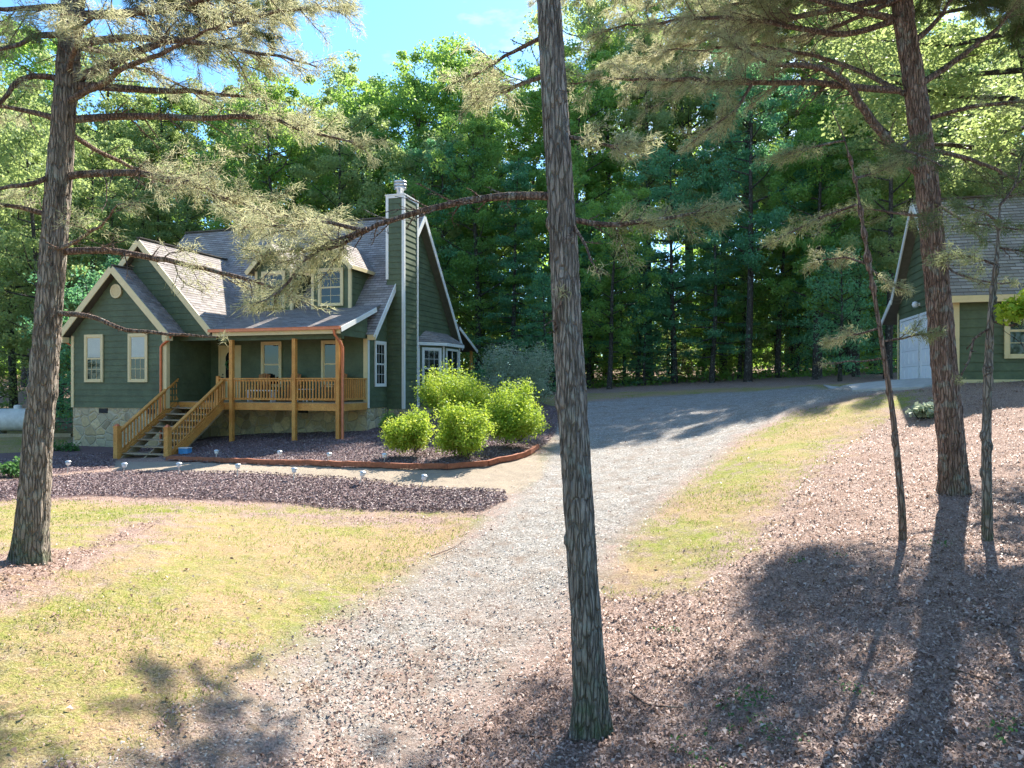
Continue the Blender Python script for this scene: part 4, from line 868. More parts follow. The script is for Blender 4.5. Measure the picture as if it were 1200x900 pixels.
left_limbs = [
 ([(72,141,D1),(160,136,D1+.1),(230,137,D1+.1),(300,136,D1),(350,150,D1-.2),(420,168,D1-.3)], .045, dict(need=(.60,1), spread=1.3, gap=.10)),
 ([(72,208,D1),(110,203,D1),(180,205,D1-.2),(250,225,D1-.4),(320,250,D1-.5),(400,262,D1-.6)], .042, dict(need=(.38,1), spread=1.3, gap=.10)),
 ([(66,295,D1),(130,294,D1),(190,304,D1-.1),(260,318,D1-.2),(310,333,D1-.3),(345,350,D1-.3)], .04, dict(need=(.42,1), spread=1.15, gap=.12, dens=.6)),
 ([(58,366,D1),(110,372,D1-.1),(150,386,D1-.1),(200,392,D1-.1),(262,392,D1-.1)], .028, dict(need=(2,3), spread=.35, gap=.3)),
 ([(80,100,D1),(140,103,D1+.3),(220,106,D1+.4),(305,114,D1+.5)], .05, dict(need=(.5,1), spread=1.0, dens=.5)),
 ([(82,96,D1),(130,75,D1+.3),(175,55,D1+.5),(240,40,D1+.7),(330,15,D1+.8),(400,5,D1+.8)], .05, dict(need=(.35,1), spread=1.3, gap=.10)),
 ([(84,52,D1),(150,45,D1-.3),(220,50,D1-.4),(300,62,D1-.5),(370,75,D1-.5)], .045, dict(need=(.45,1), spread=1.2, gap=.11)),
 ([(86,18,D1),(150,15,D1-.2),(210,8,D1-.3),(300,-12,D1-.4),(400,-20,D1-.4)], .05, dict(need=(.3,1), spread=1.3, gap=.12)),
 ([(78,120,D1),(150,80,D1-.9),(200,60,D1-1.4),(260,30,D1-1.8)], .035, dict(need=(.4,1), spread=.9, dens=.5)),
 ([(84,40,D1),(50,42,D1-.3),(20,50,D1-.7),(-30,60,D1-1.0)], .035, dict(need=(.15,1), spread=1.0, mat='needle_green')),
 ([(82,10,D1),(50,8,D1-.3),(10,10,D1-.5),(-50,0,D1-.8)], .035, dict(need=(.1,1), spread=1.1)),
 ([(74,140,D1),(40,133,D1+.1),(0,124,D1+.2),(-50,118,D1+.2)], .032, dict(need=(.35,1), spread=1.0, gap=.11)),
 ([(70,92,D1),(35,90,D1-.2),(8,110,D1-.4),(-30,150,D1-.5)], .034, dict(need=(.4,1), spread=1.0)),
 ([(64,254,D1),(30,245,D1),(0,240,D1-.1),(-40,238,D1-.1)], .03, dict(need=(.2,1), spread=.9)),
 ([(70,200,D1),(40,215,D1-.2),(0,222,D1-.3),(-40,240,D1-.3)], .028, dict(need=(.2,1), spread=.9)),
 ([(64,292,D1),(80,287,D1-.3),(120,262,D1-.8),(150,240,D1-1.2)], .02, dict(need=(.5,1), spread=.7, dens=.5)),
 ([(75,60,D1),(110,58,D1+1.),(190,90,D1+2.2),(260,120,D1+3.0)], .035, dict(need=(.4,1), spread=1.0)),
 ([(80,85,D1),(95,30,D1-1.4),(130,10,D1-2.2)], .03, dict(need=(.3,1), spread=.9)),
 ([(72,150,D1),(130,185,D1+.9),(200,210,D1+1.6),(270,235,D1+2.0)], .03, dict(need=(.4,1), spread=1.0, dens=.8)),
]
lx, ly = P(55, 450, D1)[:2]
left_limbs += crown_above(lx + .35, ly, H + 4.7, H + 9.5, 14, 3.2, 11)
near_tree('pine_tree', (33,0,8.6), [(46,500,D1),(60,330,D1),(72,170,D1),(86,0,D1),(100,-150,D1),(118,-420,D1)], [(0,.175),(.2,.150),(.45,.135),(.75,.10),(1,.035)], 96, 'bark_pale',
          'pale grey barked pine leaning right at the left side of the lawn', 'pine tree', left_limbs, 'needle_tan', 21, rough=.022)
D2 = 6.2
cen_limbs = [
 ([(645,230,D2),(600,229,D2+.1),(560,233,D2+.1),(520,242,D2+.2),(480,250,D2+.3),(440,265,D2+.4),(400,284,D2+.5),(360,292,D2+.5),(300,296,D2+.4)], .034, dict(need=(.62,1), spread=.9, gap=.085, r1=.004)),
 ([(430,268,D2+.4),(390,283,D2+.5),(360,300,D2+.5),(335,330,D2+.4),(300,352,D2+.4)], .015, dict(need=(.15,1), spread=.7, gap=.085)),
 ([(425,270,D2+.4),(380,262,D2+.6),(330,268,D2+.7),(270,262,D2+.7)], .014, dict(need=(.2,1), spread=.75, gap=.09)),
 ([(662,255,D2),(700,262,D2+.1),(740,262,D2+.1),(790,255,D2+.2),(850,245,D2+.3)], .022, dict(need=(.2,1), spread=.55, gap=.06, ntuft=11, mat='needle_mid')),
 ([(660,160,D2),(690,165,D2-.1),(715,172,D2-.3),(745,165,D2-.5)], .014, dict(need=(.2,1), spread=.5, gap=.07)),
 ([(652,82,D2),(620,95,D2+.5),(580,108,D2+1.),(550,105,D2+1.4)], .02, dict(need=(.3,1), spread=.8, gap=.09)),
 ([(645,40,D2),(600,60,D2+.4),(560,80,D2+.8),(525,95,D2+1.0)], .015, dict(need=(.5,1), spread=.6, gap=.10, dens=.7)),
 ([(668,260,D2),(690,290,D2-.3),(700,320,D2-.5)], .01, dict(need=(2,3), spread=.4)),
 ([(655,395,D2),(650,375,D2-.1),(655,345,D2-.2)], .008, dict(need=(2,3), spread=.3)),
]
cx_, cy_ = P(640, 0, D2)[:2]
cen_limbs += crown_above(cx_ - .1, cy_, H + 5.0, H + 9, 12, 2.8, 12)
near_tree('pine_tree', (693,0,6.2), [(689,760,D2),(678,600,D2),(669,450,D2),(661,300,D2),(652,150,D2),(643,0,D2),(630,-300,D2),(620,-600,D2)], [(0,.140),(.12,.134),(.3,.126),(.55,.108),(1,.035)], 96, 'bark_grey',
          'tall grey barked pine standing nearest, in the middle between driveway and camera', 'pine tree', cen_limbs, 'needle_tan', 33, rough=.016, flare=.55, rings=420)
D3 = 10.7
rt_limbs = [
 ([(1054,106,D3),(1010,103,D3),(950,97,D3+.1),(880,97,D3+.1),(800,93,D3+.2),(730,92,D3+.2),(665,97,D3+.2)], .05, dict(need=(.35,1), spread=1.5, gap=.10)),
 ([(1090,212,D3),(1065,192,D3),(1040,165,D3-.1),(1010,125,D3-.1),(990,98,D3-.1),(960,78,D3-.2),(900,72,D3-.3),(850,50,D3-.3)], .075, dict(need=(.7,1), spread=1.2, gap=.13)),
 ([(1048,22,D3),(1000,12,D3),(950,0,D3),(880,-20,D3)], .05, dict(need=(.3,1), spread=1.3)),
 ([(1046,25,D3),(990,40,D3+.3),(930,32,D3+.5),(850,20,D3+.7),(760,28,D3+.8),(690,40,D3+.8)], .045, dict(need=(.35,1), spread=1.5, gap=.10)),
 ([(1060,110,D3),(1000,80,D3+.6),(940,62,D3+1.2),(860,55,D3+1.6),(780,60,D3+1.8)], .035, dict(need=(.4,1), spread=1.3, gap=.13)),
 ([(880,100,D3),(860,130,D3-.1),(830,150,D3-.2),(800,170,D3-.2)], .02, dict(need=(.2,1), spread=.7, gap=.09)),
 ([(1080,98,D3),(1120,70,D3),(1160,38,D3),(1215,-10,D3)], .045, dict(need=(.6,1), spread=1.1, mat='needle_mid')),
 ([(1072,48,D3),(1095,28,D3),(1125,-10,D3)], .04, dict(need=(.6,1), spread=1.0, mat='needle_mid')),
 ([(1085,175,D3),(1130,185,D3-.4),(1170,200,D3-.6),(1230,235,D3-.8)], .03, dict(need=(.15,1), spread=1.0, mat='needle_green')),
 ([(1085,140,D3),(1140,125,D3-.6),(1200,120,D3-1.0),(1260,110,D3-1.0)], .03, dict(need=(.3,1), spread=1.1, mat='needle_mid')),
 ([(1092,235,D3),(1130,258,D3-1.),(1165,262,D3-1.6),(1210,270,D3-1.9)], .02, dict(need=(.2,1), spread=.8, mat='needle_green')),
 ([(1080,160,D3),(1060,170,D3-1.),(1075,185,D3-2.),(1110,195,D3-2.6)], .02, dict(need=(.3,1), spread=.6, mat='needle_green')),
 ([(1098,300,D3),(1120,320,D3-.5),(1150,330,D3-.8),(1185,335,D3-.9)], .014, dict(need=(.2,1), spread=.5, dens=.7, mat='needle_mid')),
 ([(1040,-60,D3),(960,-20,D3+1.5),(850,10,D3+2.8),(760,25,D3+3.4)], .05, dict(need=(.25,1), spread=1.4, gap=.14)),
 ([(1050,0,D3),(980,30,D3+1.8),(900,50,D3+3.2),(820,62,D3+4)], .04, dict(need=(.35,1), spread=1.2, gap=.15)),
 ([(1035,-100,D3),(900,-60,D3+1.5),(760,-40,D3+2.8),(650,-20,D3+3.4)], .05, dict(need=(.25,1), spread=1.4, gap=.14)),
 ([(1095,255,D3),(1050,250,D3+1.),(1010,245,D3+1.6),(970,255,D3+2.)], .02, dict(need=(.3,1), spread=.8, mat='needle_mid')),
]
rx_, ry_ = P(1055, 0, D3)[:2]
for i_, (dx_, dy_, zz_) in enumerate([(-3.4, 4.3, 6.7), (-4.8, 3.0, 7.4), (-3.0, 5.6, 8.4), (-5.2, 4.2, 8.1), (-1.2, 4.6, 8.4), (-5.4, 2.2, 7.4), (-4.0, 5.0, 9.2)]):  # limbs added to throw shade on the near drive and lawn
    rt_limbs.append(([(rx_ - .2, ry_, H + zz_ - .9, 0), (rx_ - .2 + dx_ * .5, ry_ + dy_ * .5, H + zz_ - .35, 0), (rx_ - .2 + dx_, ry_ + dy_, H + zz_, 0)], .05, dict(need=(.25, 1), spread=1.3, dens=1.5, ln=.11, mat='needle_tan', gap=.13)))
rt_limbs += crown_above(rx_ - .2, ry_, H + 5.6, H + 12.5, 34, 4.6, 13)
near_tree('pine_tree', (1118,0,10.7), [(1116,540,D3),(1108,450,D3),(1098,330,D3),(1087,220,D3),(1072,100,D3),(1056,0,D3),(1035,-200,D3),(1020,-500,D3)], [(0,.185),(.12,.172),(.3,.160),(.55,.135),(1,.045)], 110, 'bark_red',
          'thick reddish barked pine leaning left in front of the garage corner', 'pine tree', rt_limbs, 'needle_tan', 45, rough=.025, flare=.35, rings=420)
# slender saplings
near_tree('sapling', (1058,0,9.0), [(1057,600,9.0),(1048,500,9.0),(1038,430,9.0),(1022,330,9.0),(1012,270,9.0),(1003,215,9.0),(990,165,9.0),(975,130,9.0)], [(0,.045),(.35,.034),(.7,.020),(1,.005)], 24, 'bark_red',
          'thin bent reddish sapling standing left of the thick leaning pine', 'sapling', [
          ([(1004,240,9.),(975,250,9.1),(940,265,9.2),(905,285,9.3)], .012, dict(need=(.25,1), spread=.5, gap=.08, mat='needle_mid')),
          ([(1020,315,9.),(1040,330,8.8),(1060,340,8.7)], .008, dict(need=(.2,1), spread=.4, gap=.08)),
          ([(1030,385,9.),(1005,392,9.1),(975,398,9.2)], .008, dict(need=(.2,1), spread=.5, gap=.08)),
          ([(1034,400,9.),(1060,395,8.9),(1090,390,8.8)], .008, dict(need=(.2,1), spread=.45, gap=.08, mat='needle_mid')),
          ([(1000,210,9.),(1030,200,9.2),(1060,185,9.3)], .012, dict(need=(.2,1), spread=.5, gap=.09, mat='needle_mid')),
          ([(990,165,9.),(950,172,9.2),(910,180,9.3)], .01, dict(need=(.2,1), spread=.6, gap=.09, mat='needle_mid')),
          ([(1018,310,9.),(985,300,9.3),(950,310,9.6)], .009, dict(need=(.2,1), spread=.5, gap=.08)),
          ([(1033,420,9.),(1000,425,8.9),(970,423,8.8)], .006, dict(need=(2,3), spread=.4))], 'needle_tan', 57, rough=.006, flare=.25, rings=160)
near_tree('sapling', (1157,0,8.56), [(1157,600,8.56),(1156,520,8.56),(1158,440,8.56),(1162,360,8.56),(1168,300,8.56),(1172,240,8.56)], [(0,.058),(.4,.05),(.8,.03),(1,.01)], 24, 'bark_pale',
          'thin upright lichen grey sapling right of the thick leaning pine', 'sapling', [
          ([(1160,385,8.56),(1140,398,8.5),(1134,420,8.5),(1128,440,8.4)], .01, dict(need=(2,3), spread=.35)),
          ([(1166,310,8.56),(1140,300,8.5),(1110,295,8.4)], .01, dict(need=(.2,1), spread=.6, gap=.08, mat='needle_mid')),
          ([(1168,290,8.56),(1195,295,8.5),(1225,300,8.4)], .01, dict(need=(.2,1), spread=.6, gap=.08, mat='needle_green')),
          ([(1170,262,8.56),(1150,245,8.4),(1120,240,8.3)], .01, dict(need=(.2,1), spread=.6, gap=.08, mat='needle_green')),
          ([(1172,240,8.56),(1190,215,8.6),(1200,180,8.6)], .01, dict(need=(.2,1), spread=.6, gap=.08, mat='needle_green')),
          ([(1161,375,8.56),(1180,380,8.5),(1195,375,8.4)], .008, dict(need=(2,3), spread=.3))], 'needle_mid', 61, rough=.005, flare=.25, rings=160)
# leaning dead pole caught in the leaning pine
def stick(path, r0, r1, name='fallen_stick', m='dead_twig', label='', cat='stick', group=None):
    b = MB(); p = smooth(path, 6); b.tube([tuple(q) for q in p], list(np.linspace(r0, r1, len(p))), 7); return tag(b.build(name, M[m]), label, cat, group)
# leafy bright branch of a small tree at the right frame edge
def shrub(name, x, y, rx, ry, h_, n, size, mat, label, cat, seed, group=None, stems=9, sink=0.0, clumps=26, elong=1.7):
    g = np.random.default_rng(seed); z0 = tz(x, y) - sink; r = empty(name, (x, y, z0), label=label, cat=cat, group=group)
    b = MB(); ns = clumps * 3; cen = []; dr_v = []; tt = []; per = max(8, n // ns)
    nl_ = 7; lob = [np.array([rx * .50 * math.cos(k * 2.4 + seed) * g.uniform(.5, 1.1), ry * .50 * math.sin(k * 2.4 + seed) * g.uniform(.5, 1.1), h_ * g.uniform(.30, .74)]) for k in range(nl_)]; lr = [g.uniform(.38, .62) for _ in lob]
    for i in range(ns):
        a = g.uniform(0, 6.28); el = math.asin(g.uniform(-.15, 1)); L = g.uniform(.75, 1.12) * (1.15 if g.random() < .12 else 1) * (1 + .55 * float(vnoise(a * 1.1 + seed, el * 2.2 + 3 * math.sin(a), seed)))
        k_ = i % nl_; tip = lob[k_] + np.array([rx * math.cos(a) * math.cos(el) * L, ry * math.sin(a) * math.cos(el) * L, h_ * .62 * math.sin(el) * L]) * lr[k_]; tip[2] = max(tip[2], .08); rt = np.array([lob[k_][0] * .6, lob[k_][1] * .6, lob[k_][2] * .45])
        mid = rt * .5 + tip * .5 + np.array([0, 0, -.05 * h_]) + g.normal(size=3) * .03
        if i < stems * 3: b.tube([tuple(rt - np.array([0, 0, .1])), tuple(mid), tuple(tip)], [.014, .009, .004], 4)
        f = g.random(per) ** .6 * .72 + .30; p_ = rt * ((1 - f) ** 2)[:, None] + mid * (2 * f * (1 - f))[:, None] + tip * (f ** 2)[:, None]
        cen.append(p_ + g.normal(size=(per, 3)) * (.045 + .05 * rx)); dr_v.append(np.tile((tip - rt) / np.linalg.norm(tip - rt), (per, 1))); tt.append(np.clip(.65 * g.random() + .35 * g.random(per), 0, 1))
    b.build('stem', M['bark_wood'], r)
    cen = np.concatenate(cen); V, Fc, tn = leaves_at(cen, g.normal(size=cen.shape) * .8 + np.concatenate(dr_v) * .4 + np.array([0, 0, .5]), size, seed, elong, tint=np.concatenate(tt))
    V[:, 2] = np.maximum(V[:, 2], .03); link_mesh('foliage', np_mesh('foliage', V, Fc, {'tint': tn}), M[mat], r); return r
gs = 'lime green shrubs in the bed by the house'
for (u, vb, wpx, hpx, lab, n, sd_) in [(531,512,76,74,'largest lime green shrub, rearmost of the four by the chimney wall',20000,1),(481,537,46,54,'smallest lime green shrub, leftmost of the four in the bed',10000,2),
                                  (544,541,54,62,'lime green shrub nearest the curved bed edging',12000,3),(603,526,66,70,'lime green shrub at the right end of the bed by the driveway',17000,4)]:
    x, y = ground_at(u, vb); k_ = y / F; shrub('shrub', x, y, wpx * k_ * .66, wpx * k_ * .62, hpx * k_ * 1.06, int(n * 1.3), 0.07, 'leaf_lime', lab, 'shrub', 200 + sd_, gs, clumps=60)
x, y = ground_at(458, 508); shrub('shrub', x, y, .4, .4, .65, 1500, .1, 'leaf_green', 'low dark green plant at the stone foundation corner', 'shrub', 210)
x, y = P(603, 0, 31)[:2]; shrub('large_bush', x, y, 1.9, 1.5, 2.6, 34000, .085, 'leaf_grey', 'large grey green bush behind the lime shrubs beside the house', 'bush', 211, clumps=90, elong=2.2)
x, y = P(560, 0, 34)[:2]; shrub('large_bush', x, y, 1.2, 1.2, 1.9, 6000, .11, 'leaf_teal', 'dark bush behind the house under the low rear roof', 'bush', 216, clumps=30)
x, y = ground_at(1084, 492); shrub('leafy_plant', x, y, .34, .3, .32, 420, .16, 'leaf_grey', 'small variegated leafy plant on the leaf litter left of the thick pine', 'plant', 212, clumps=8)
x, y = ground_at(18, 560); shrub('leafy_plant', x, y, .55, .4, .5, 800, .1, 'weed', 'low green plant in the dark mulch left of the left pine', 'plant', 213, clumps=10)
x, y = ground_at(75, 530); shrub('leafy_plant', x, y, .7, .3, .3, 500, .09, 'weed', 'low green plants growing in the shaded mulch by the wing corner', 'plant', 214, clumps=10)

# ------------------------------------------------------------ the wood behind
def forest_tree(kind, Ht, base, Rr, nl, seed, lsize=.2):
    g = np.random.default_rng(seed); tb = MB(); r0 = .0095 * Ht + .05; lean = g.normal(size=2) * .02 * Ht
    tp = [np.array([lean[0] * f ** 1.5 + .12 * math.sin(f * 7 + seed), lean[1] * f ** 1.5, Ht * .96 * f]) for f in np.linspace(0, 1, 12)]; tp[0][2] = -.4
    tb.tube([tuple(p) for p in tp], [r0 * (1 - .85 * f) * (1.25 if i == 0 else 1) for i, f in enumerate(np.linspace(0, 1, 12))], 9)
    cs = []; sp = []
    nb = 34 if kind != 'pine' else 48
    for i in range(nb):
        f = base + (1 - base) * (i + g.random()) / nb; f = min(f, .97); c0 = tp[0] + (tp[-1] - tp[0]) * f; j = min(10, int(f * 11)); c0 = tp[j] + (tp[j + 1] - tp[j]) * (f * 11 - j)
        rel = (f - base) / (1 - base)
        if kind == 'pine': reach = Rr * (1 - .8 * rel) * g.uniform(.6, 1.05); rise = g.uniform(-.08, .18)
        else: reach = Rr * math.sqrt(max(.06, 1 - (rel * 1.55 - .62) ** 2 if rel > .4 else .55 + 1.1 * rel * .95)) * g.uniform(.55, 1.05); rise = g.uniform(.15, .65)
        a = i * 2.4 + g.normal() * .4; e = c0 + np.array([math.cos(a), math.sin(a), rise]) * reach
        mid = (c0 + e) / 2 + np.array([0, 0, -.06 * reach]) + g.normal(size=3) * .12
        tb.tube([tuple(c0), tuple(mid), tuple(e)], [r0 * .32 * (1 - .7 * rel) + .01, r0 * .18 * (1 - .7 * rel) + .008, .008], 5, cap=False)
        for q in (np.linspace(.4, 1.05, 4) if kind == 'pine' else np.linspace(.35, 1.08, 4)):
            cc = c0 + (e - c0) * q + g.normal(size=3) * (.15 if kind == 'pine' else .35); cs.append(cc)
            s_ = g.uniform(.35, .95) * (.55 + .12 * Rr); sp.append((s_, s_, s_ * (.32 if kind == 'pine' else .68)))
    cs = np.array(cs); V, Fc, tn = leafcloud(cs, 0, lsize, nl, np.array(sp), seed + 9, 3.2 if kind == 'pine' else 1.5, up=.8 if kind == 'pine' else .35)
    return tb, V, Fc, tn
protos = {}
def make_proto(key, kind, Ht, base, Rr, nl, mats, seed, lsize):
    tb, V, Fc, tn = forest_tree(kind, Ht, base, Rr, nl, seed, lsize)
    tm = tb.build('trunk', M['bark_wood']); bpy.data.objects.remove(tm); tme = bpy.data.meshes[-1] if False else None
    protos[key] = (tb, V, Fc, tn, mats)
specs = {
 'oak_a': ('leaf', 19, .24, 3.9, 34000, 11, .17), 'oak_b': ('leaf', 22, .32, 4.3, 40000, 12, .17), 'oak_c': ('leaf', 16, .18, 3.5, 28000, 13, .16), 'oak_d': ('leaf', 20, .42, 3.9, 30000, 14, .17),
 'oak_near': ('leaf', 19, .30, 4.3, 90000, 23, .095),
 'pine_a': ('pine', 17, .12, 3.5, 32000, 15, .20), 'pine_b': ('pine', 21, .22, 3.6, 34000, 16, .20), 'young_a': ('leaf', 8, .12, 2.2, 12000, 17, .14), 'young_b': ('leaf', 6, .08, 1.9, 9000, 18, .13), 'young_p': ('pine', 8, .05, 2.3, 13000, 19, .16)}
pm = {}
for k_, (kind, Ht, base, Rr, nl, sd_, ls) in specs.items():
    tb, V, Fc, tn = forest_tree(kind, Ht, base, Rr, nl, sd_, ls)
    me = bpy.data.meshes.new('trunk'); me.from_pydata(tb.v, [], tb.f); me.polygons.foreach_set('use_smooth', [True] * len(tb.f)); me.materials.append(M['bark_wood']); me.update()
    for mt in ('leaf_green', 'leaf_light', 'leaf_teal'):
        hv = int(len(Fc) * (.55 if mt == 'leaf_teal' else .72)); cm_ = np_mesh('crown', V[:hv * 4], Fc[:hv], {'tint': tn[:hv * 4]}); cm_.materials.append(M[mt]); pm[(k_, mt)] = (me, cm_)
protos_obj = {}
used_lab = {}
def plant_tree(key, mt, x, y, label, group, name=None, cat='tree', rz=None, s_=1.0):
    pk = (key, mt)
    nm = name or ('pine_tree' if 'pine' in key or key == 'young_p' else 'young_tree' if 'young' in key else 'broadleaf_tree')
    r = empty(nm, (x, y, tz(x, y) - .05), random.random() * 6.28 if rz is None else rz, label=label, cat=cat, group=group); r.scale = (s_, s_, s_ * random.uniform(.93, 1.07))
    for n_, me in zip(('trunk', 'crown'), pm[pk]):
        o = bpy.data.objects.new(n_, me); C.objects.link(o); o.parent = r
    return r
kinds = {'oak_a': 'broad tree', 'oak_b': 'tall tree', 'oak_c': 'low branched tree', 'oak_d': 'high crowned tree', 'pine_a': 'layered pine', 'pine_b': 'tall pine', 'oak_near': 'leafy tree', 'young_a': 'young tree', 'young_b': 'small tree', 'young_p': 'young pine'}
tones = {'leaf_green': 'mid green', 'leaf_light': 'yellow green', 'leaf_teal': 'blue green'}
def ordinal(n):
    return str(n) + ('th' if 10 <= n % 100 <= 20 else {1: 'st', 2: 'nd', 3: 'rd'}.get(n % 10, 'th'))
def row_of_trees(place, L):
    """plants a row, from left to right as seen from the lawn; L holds (key, material, x, y, scale)"""
    for i, (k_, mt, x, y, s_) in enumerate(sorted(L, key=lambda q: q[2] / q[3])):
        plant_tree(k_, mt, x, y, f'{tones[mt]} {kinds[k_]}, {ordinal(i + 1)} from left {place}', 'trees of the wood behind the house and driveway', s_=s_)
def wood_row(y, xs, keys, tonesel, jitter=1.3, grow=0.0):
    L = []
    for x in xs:
        xx = x + random.uniform(-jitter, jitter) * .6; yy = y + random.uniform(-jitter, jitter)
        big_ = 1 + grow * min(1, max(0, (xx - 1) / 6)) + (.5 * grow if xx < 1 else 0)
        L.append((random.choice(keys), random.choice(tonesel), xx, yy, random.uniform(.92, 1.1) * big_))
    return L
edge = [(713,39,'oak_c','leaf_green'),(690,42,'pine_a','leaf_teal'),(755,40.5,'young_p','leaf_teal'),(790,41,'oak_a','leaf_teal'),(835,39.5,'pine_a','leaf_teal'),(877,38.5,'oak_b','leaf_teal'),(912,41,'oak_c','leaf_green'),(960,39,'pine_a','leaf_teal'),
        (1005,38,'oak_a','leaf_green'),(1040,36,'young_p','leaf_teal'),(650,41.5,'oak_a','leaf_green'),(600,42,'pine_a','leaf_teal'),(560,42.5,'oak_b','leaf_green'),(520,44,'oak_d','leaf_teal'),(640,36.5,'young_p','leaf_teal'),(985,34,'young_a','leaf_teal')]
row_of_trees('along the front edge of the wood', [(k_, mt, (u - 600) / F * y, y, .72 if 640 < u < 860 else .82) for (u, y, k_, mt) in edge])
und = ['young_a', 'young_b', 'young_a', 'young_p']
row_of_trees('in the low growth at the wood edge', wood_row(42.5, np.arange(-4, 22, 2.0), und, ['leaf_teal', 'leaf_green', 'leaf_light'], grow=0.0))
row_of_trees('in the second row of the wood', wood_row(46, np.arange(-30, 28, 4.8), ['oak_a', 'oak_b', 'oak_c', 'pine_b'], ['leaf_green', 'leaf_light', 'leaf_light']))
row_of_trees('in the third row of the wood', wood_row(51, np.arange(-34, 34, 4.6), ['oak_b', 'oak_d', 'oak_a', 'pine_b'], ['leaf_green', 'leaf_light'], grow=.22))
row_of_trees('in the deepest row of the wood', wood_row(57, np.arange(-38, 38, 4.0), ['oak_b', 'oak_a', 'oak_d'], ['leaf_green', 'leaf_light'], grow=.55))
row_of_trees('in the understorey inside the wood', wood_row(48.5, np.arange(-26, 28, 2.2), und, ['leaf_green', 'leaf_light'], grow=0.0))
row_of_trees('among the trees left of the house', [(k_, mt, x, y, s_) for (x, y, k_, mt, s_) in [(-22,33.5,'oak_c','leaf_light',.9),(-26,37,'oak_a','leaf_light',.9),(-29,32,'pine_a','leaf_light',.95),(-31,40,'oak_b','leaf_light',.9),(-20,40,'pine_a','leaf_light',.85),
        (-25.5,34.0,'young_a','leaf_light',1),(-27,31.5,'young_p','leaf_light',1.1),(-19.5,36,'young_a','leaf_teal',1),(-27.5,25,'pine_a','leaf_light',.8),(-16,41,'oak_c','leaf_green',.8),
        (-19.6,33.5,'young_p','leaf_teal',1.0),(-20.5,37.0,'pine_a','leaf_light',.7),(-24,41,'oak_a','leaf_light',.85),(-28,44,'oak_b','leaf_light',.9),(-18.5,31,'young_b','leaf_teal',1.1)]])
row_of_trees('among the trees by the garage', [(k_, mt, x, y, s_) for (x, y, k_, mt, s_) in [(18,34,'oak_b','leaf_light',.72),(22,32,'oak_a','leaf_light',.75),(26,35,'oak_b','leaf_light',.8),(15.8,37,'oak_a','leaf_green',.75),(29,33,'oak_b','leaf_light',.8),(19.5,41,'oak_b','leaf_light',1.0),
        (24,43,'oak_b','leaf_light',1.15),(29,43,'oak_a','leaf_light',1.2),(34,44,'oak_b','leaf_light',1.2)]])
# one far mass of wood
g = np.random.default_rng(77); cs = []; sp = []
for i in range(900):
    a = g.uniform(-.95, .95); d_ = g.uniform(62, 84); x = math.sin(a) * d_ * 1.15; y = d_ * math.cos(a * .55); zb = float(ter([x], [y], False)[0]); cs.append((x, y, zb + (g.uniform(-.5, 6) if i % 3 == 0 else g.uniform(.5, 21)))); sp.append((3.2, 2.6, 2.4))
V, Fc, tn = leafcloud(np.array(cs), 0, .55, 150000, np.array(sp), 78, 1.4)
tag(link_mesh('distant_wood', np_mesh('distant_wood', V, Fc, {'tint': tn}), M['leaf_green']), 'dense green wood filling the background far behind the edge trees', 'woodland', kind='stuff')
cs = []; sp = []
for i in range(420):
    a = g.uniform(R(112), R(262)); d_ = g.uniform(26, 40); x = math.sin(a) * d_; y = d_ * math.cos(a); cs.append((x, y, float(ter([x], [y], False)[0]) + g.uniform(.5, 17))); sp.append((2.6, 2.6, 1.9))
V, Fc, tn = leafcloud(np.array(cs), 0, .5, 42000, np.array(sp), 79, 1.4)
tag(link_mesh('surrounding_wood', np_mesh('surrounding_wood', V, Fc, {'tint': tn}), M['leaf_green']), 'green wood across the lane behind the lawn, mirrored in the porch windows', 'woodland', kind='stuff')
# undergrowth along the edge
ux = g.uniform(-30, 32, 9000); uy = 40.5 + g.exponential(4, 9000) + 1.2 * vnoise(ux * .5, ux * 0, 5)
c_ = np.stack([ux, uy, ter(ux, uy, False) + g.exponential(.28, 9000)], 1); V, Fc, tn = leaves_at(c_, g.normal(size=(9000, 3)) + np.array([0, 0, 1.]), .22, 5)
tag(link_mesh('undergrowth', np_mesh('undergrowth', V, Fc, {'tint': np.repeat(g.random(9000), 4)}), M['leaf_green']), 'low green undergrowth along the foot of the wood', 'undergrowth', kind='stuff')
# big tree right of the frame whose crown hangs into the upper right corner
plant_tree('oak_near', 'leaf_light', 17.2, 17.6, 'tall leafy tree beside the garage with crown hanging over its roof', None, s_=1.0)
lt = plant_tree('oak_near', 'leaf_light', 12.7, 15.0, 'leafy tree leaning in from the right, its crown filling the upper right corner', None, s_=1.0, rz=0)
lt.rotation_euler = (0, R(-15), 0); lt.scale = (1.15, 1.15, .92)
# bright leafy twig at the right edge
x, y = P(1212, 0, 8.2)[:2]
r = empty('young_tree', (x, y, tz(x, y)), label='small bright green leafy young tree entering at the right edge before the garage window', cat='young tree')
b = MB(); b.tube([(0, 0, -.1), (.05, 0, 1.2), (.1, .02, 2.9)], [.03, .02, .006], 7); b.tube([(.07, 0, 1.9), (-.15, 0, 2.35), (-.35, .02, 2.5)], [.01, .006, .003], 5); b.build('trunk', M['bark_wood'], r)
zc = H + (450 - 365) / F * 8.2 - tz(x, y)
V, Fc, tn = leafcloud(np.array([[-.05, 0, zc + .1], [-.22, .05, zc], [.1, .1, zc + .2], [.2, -.1, zc - .1], [.15, 0, zc + .45]]), 0, .085, 900, .17, 91); link_mesh('crown', np_mesh('crown', V, Fc, {'tint': tn}), M['leaf_lime'], r)

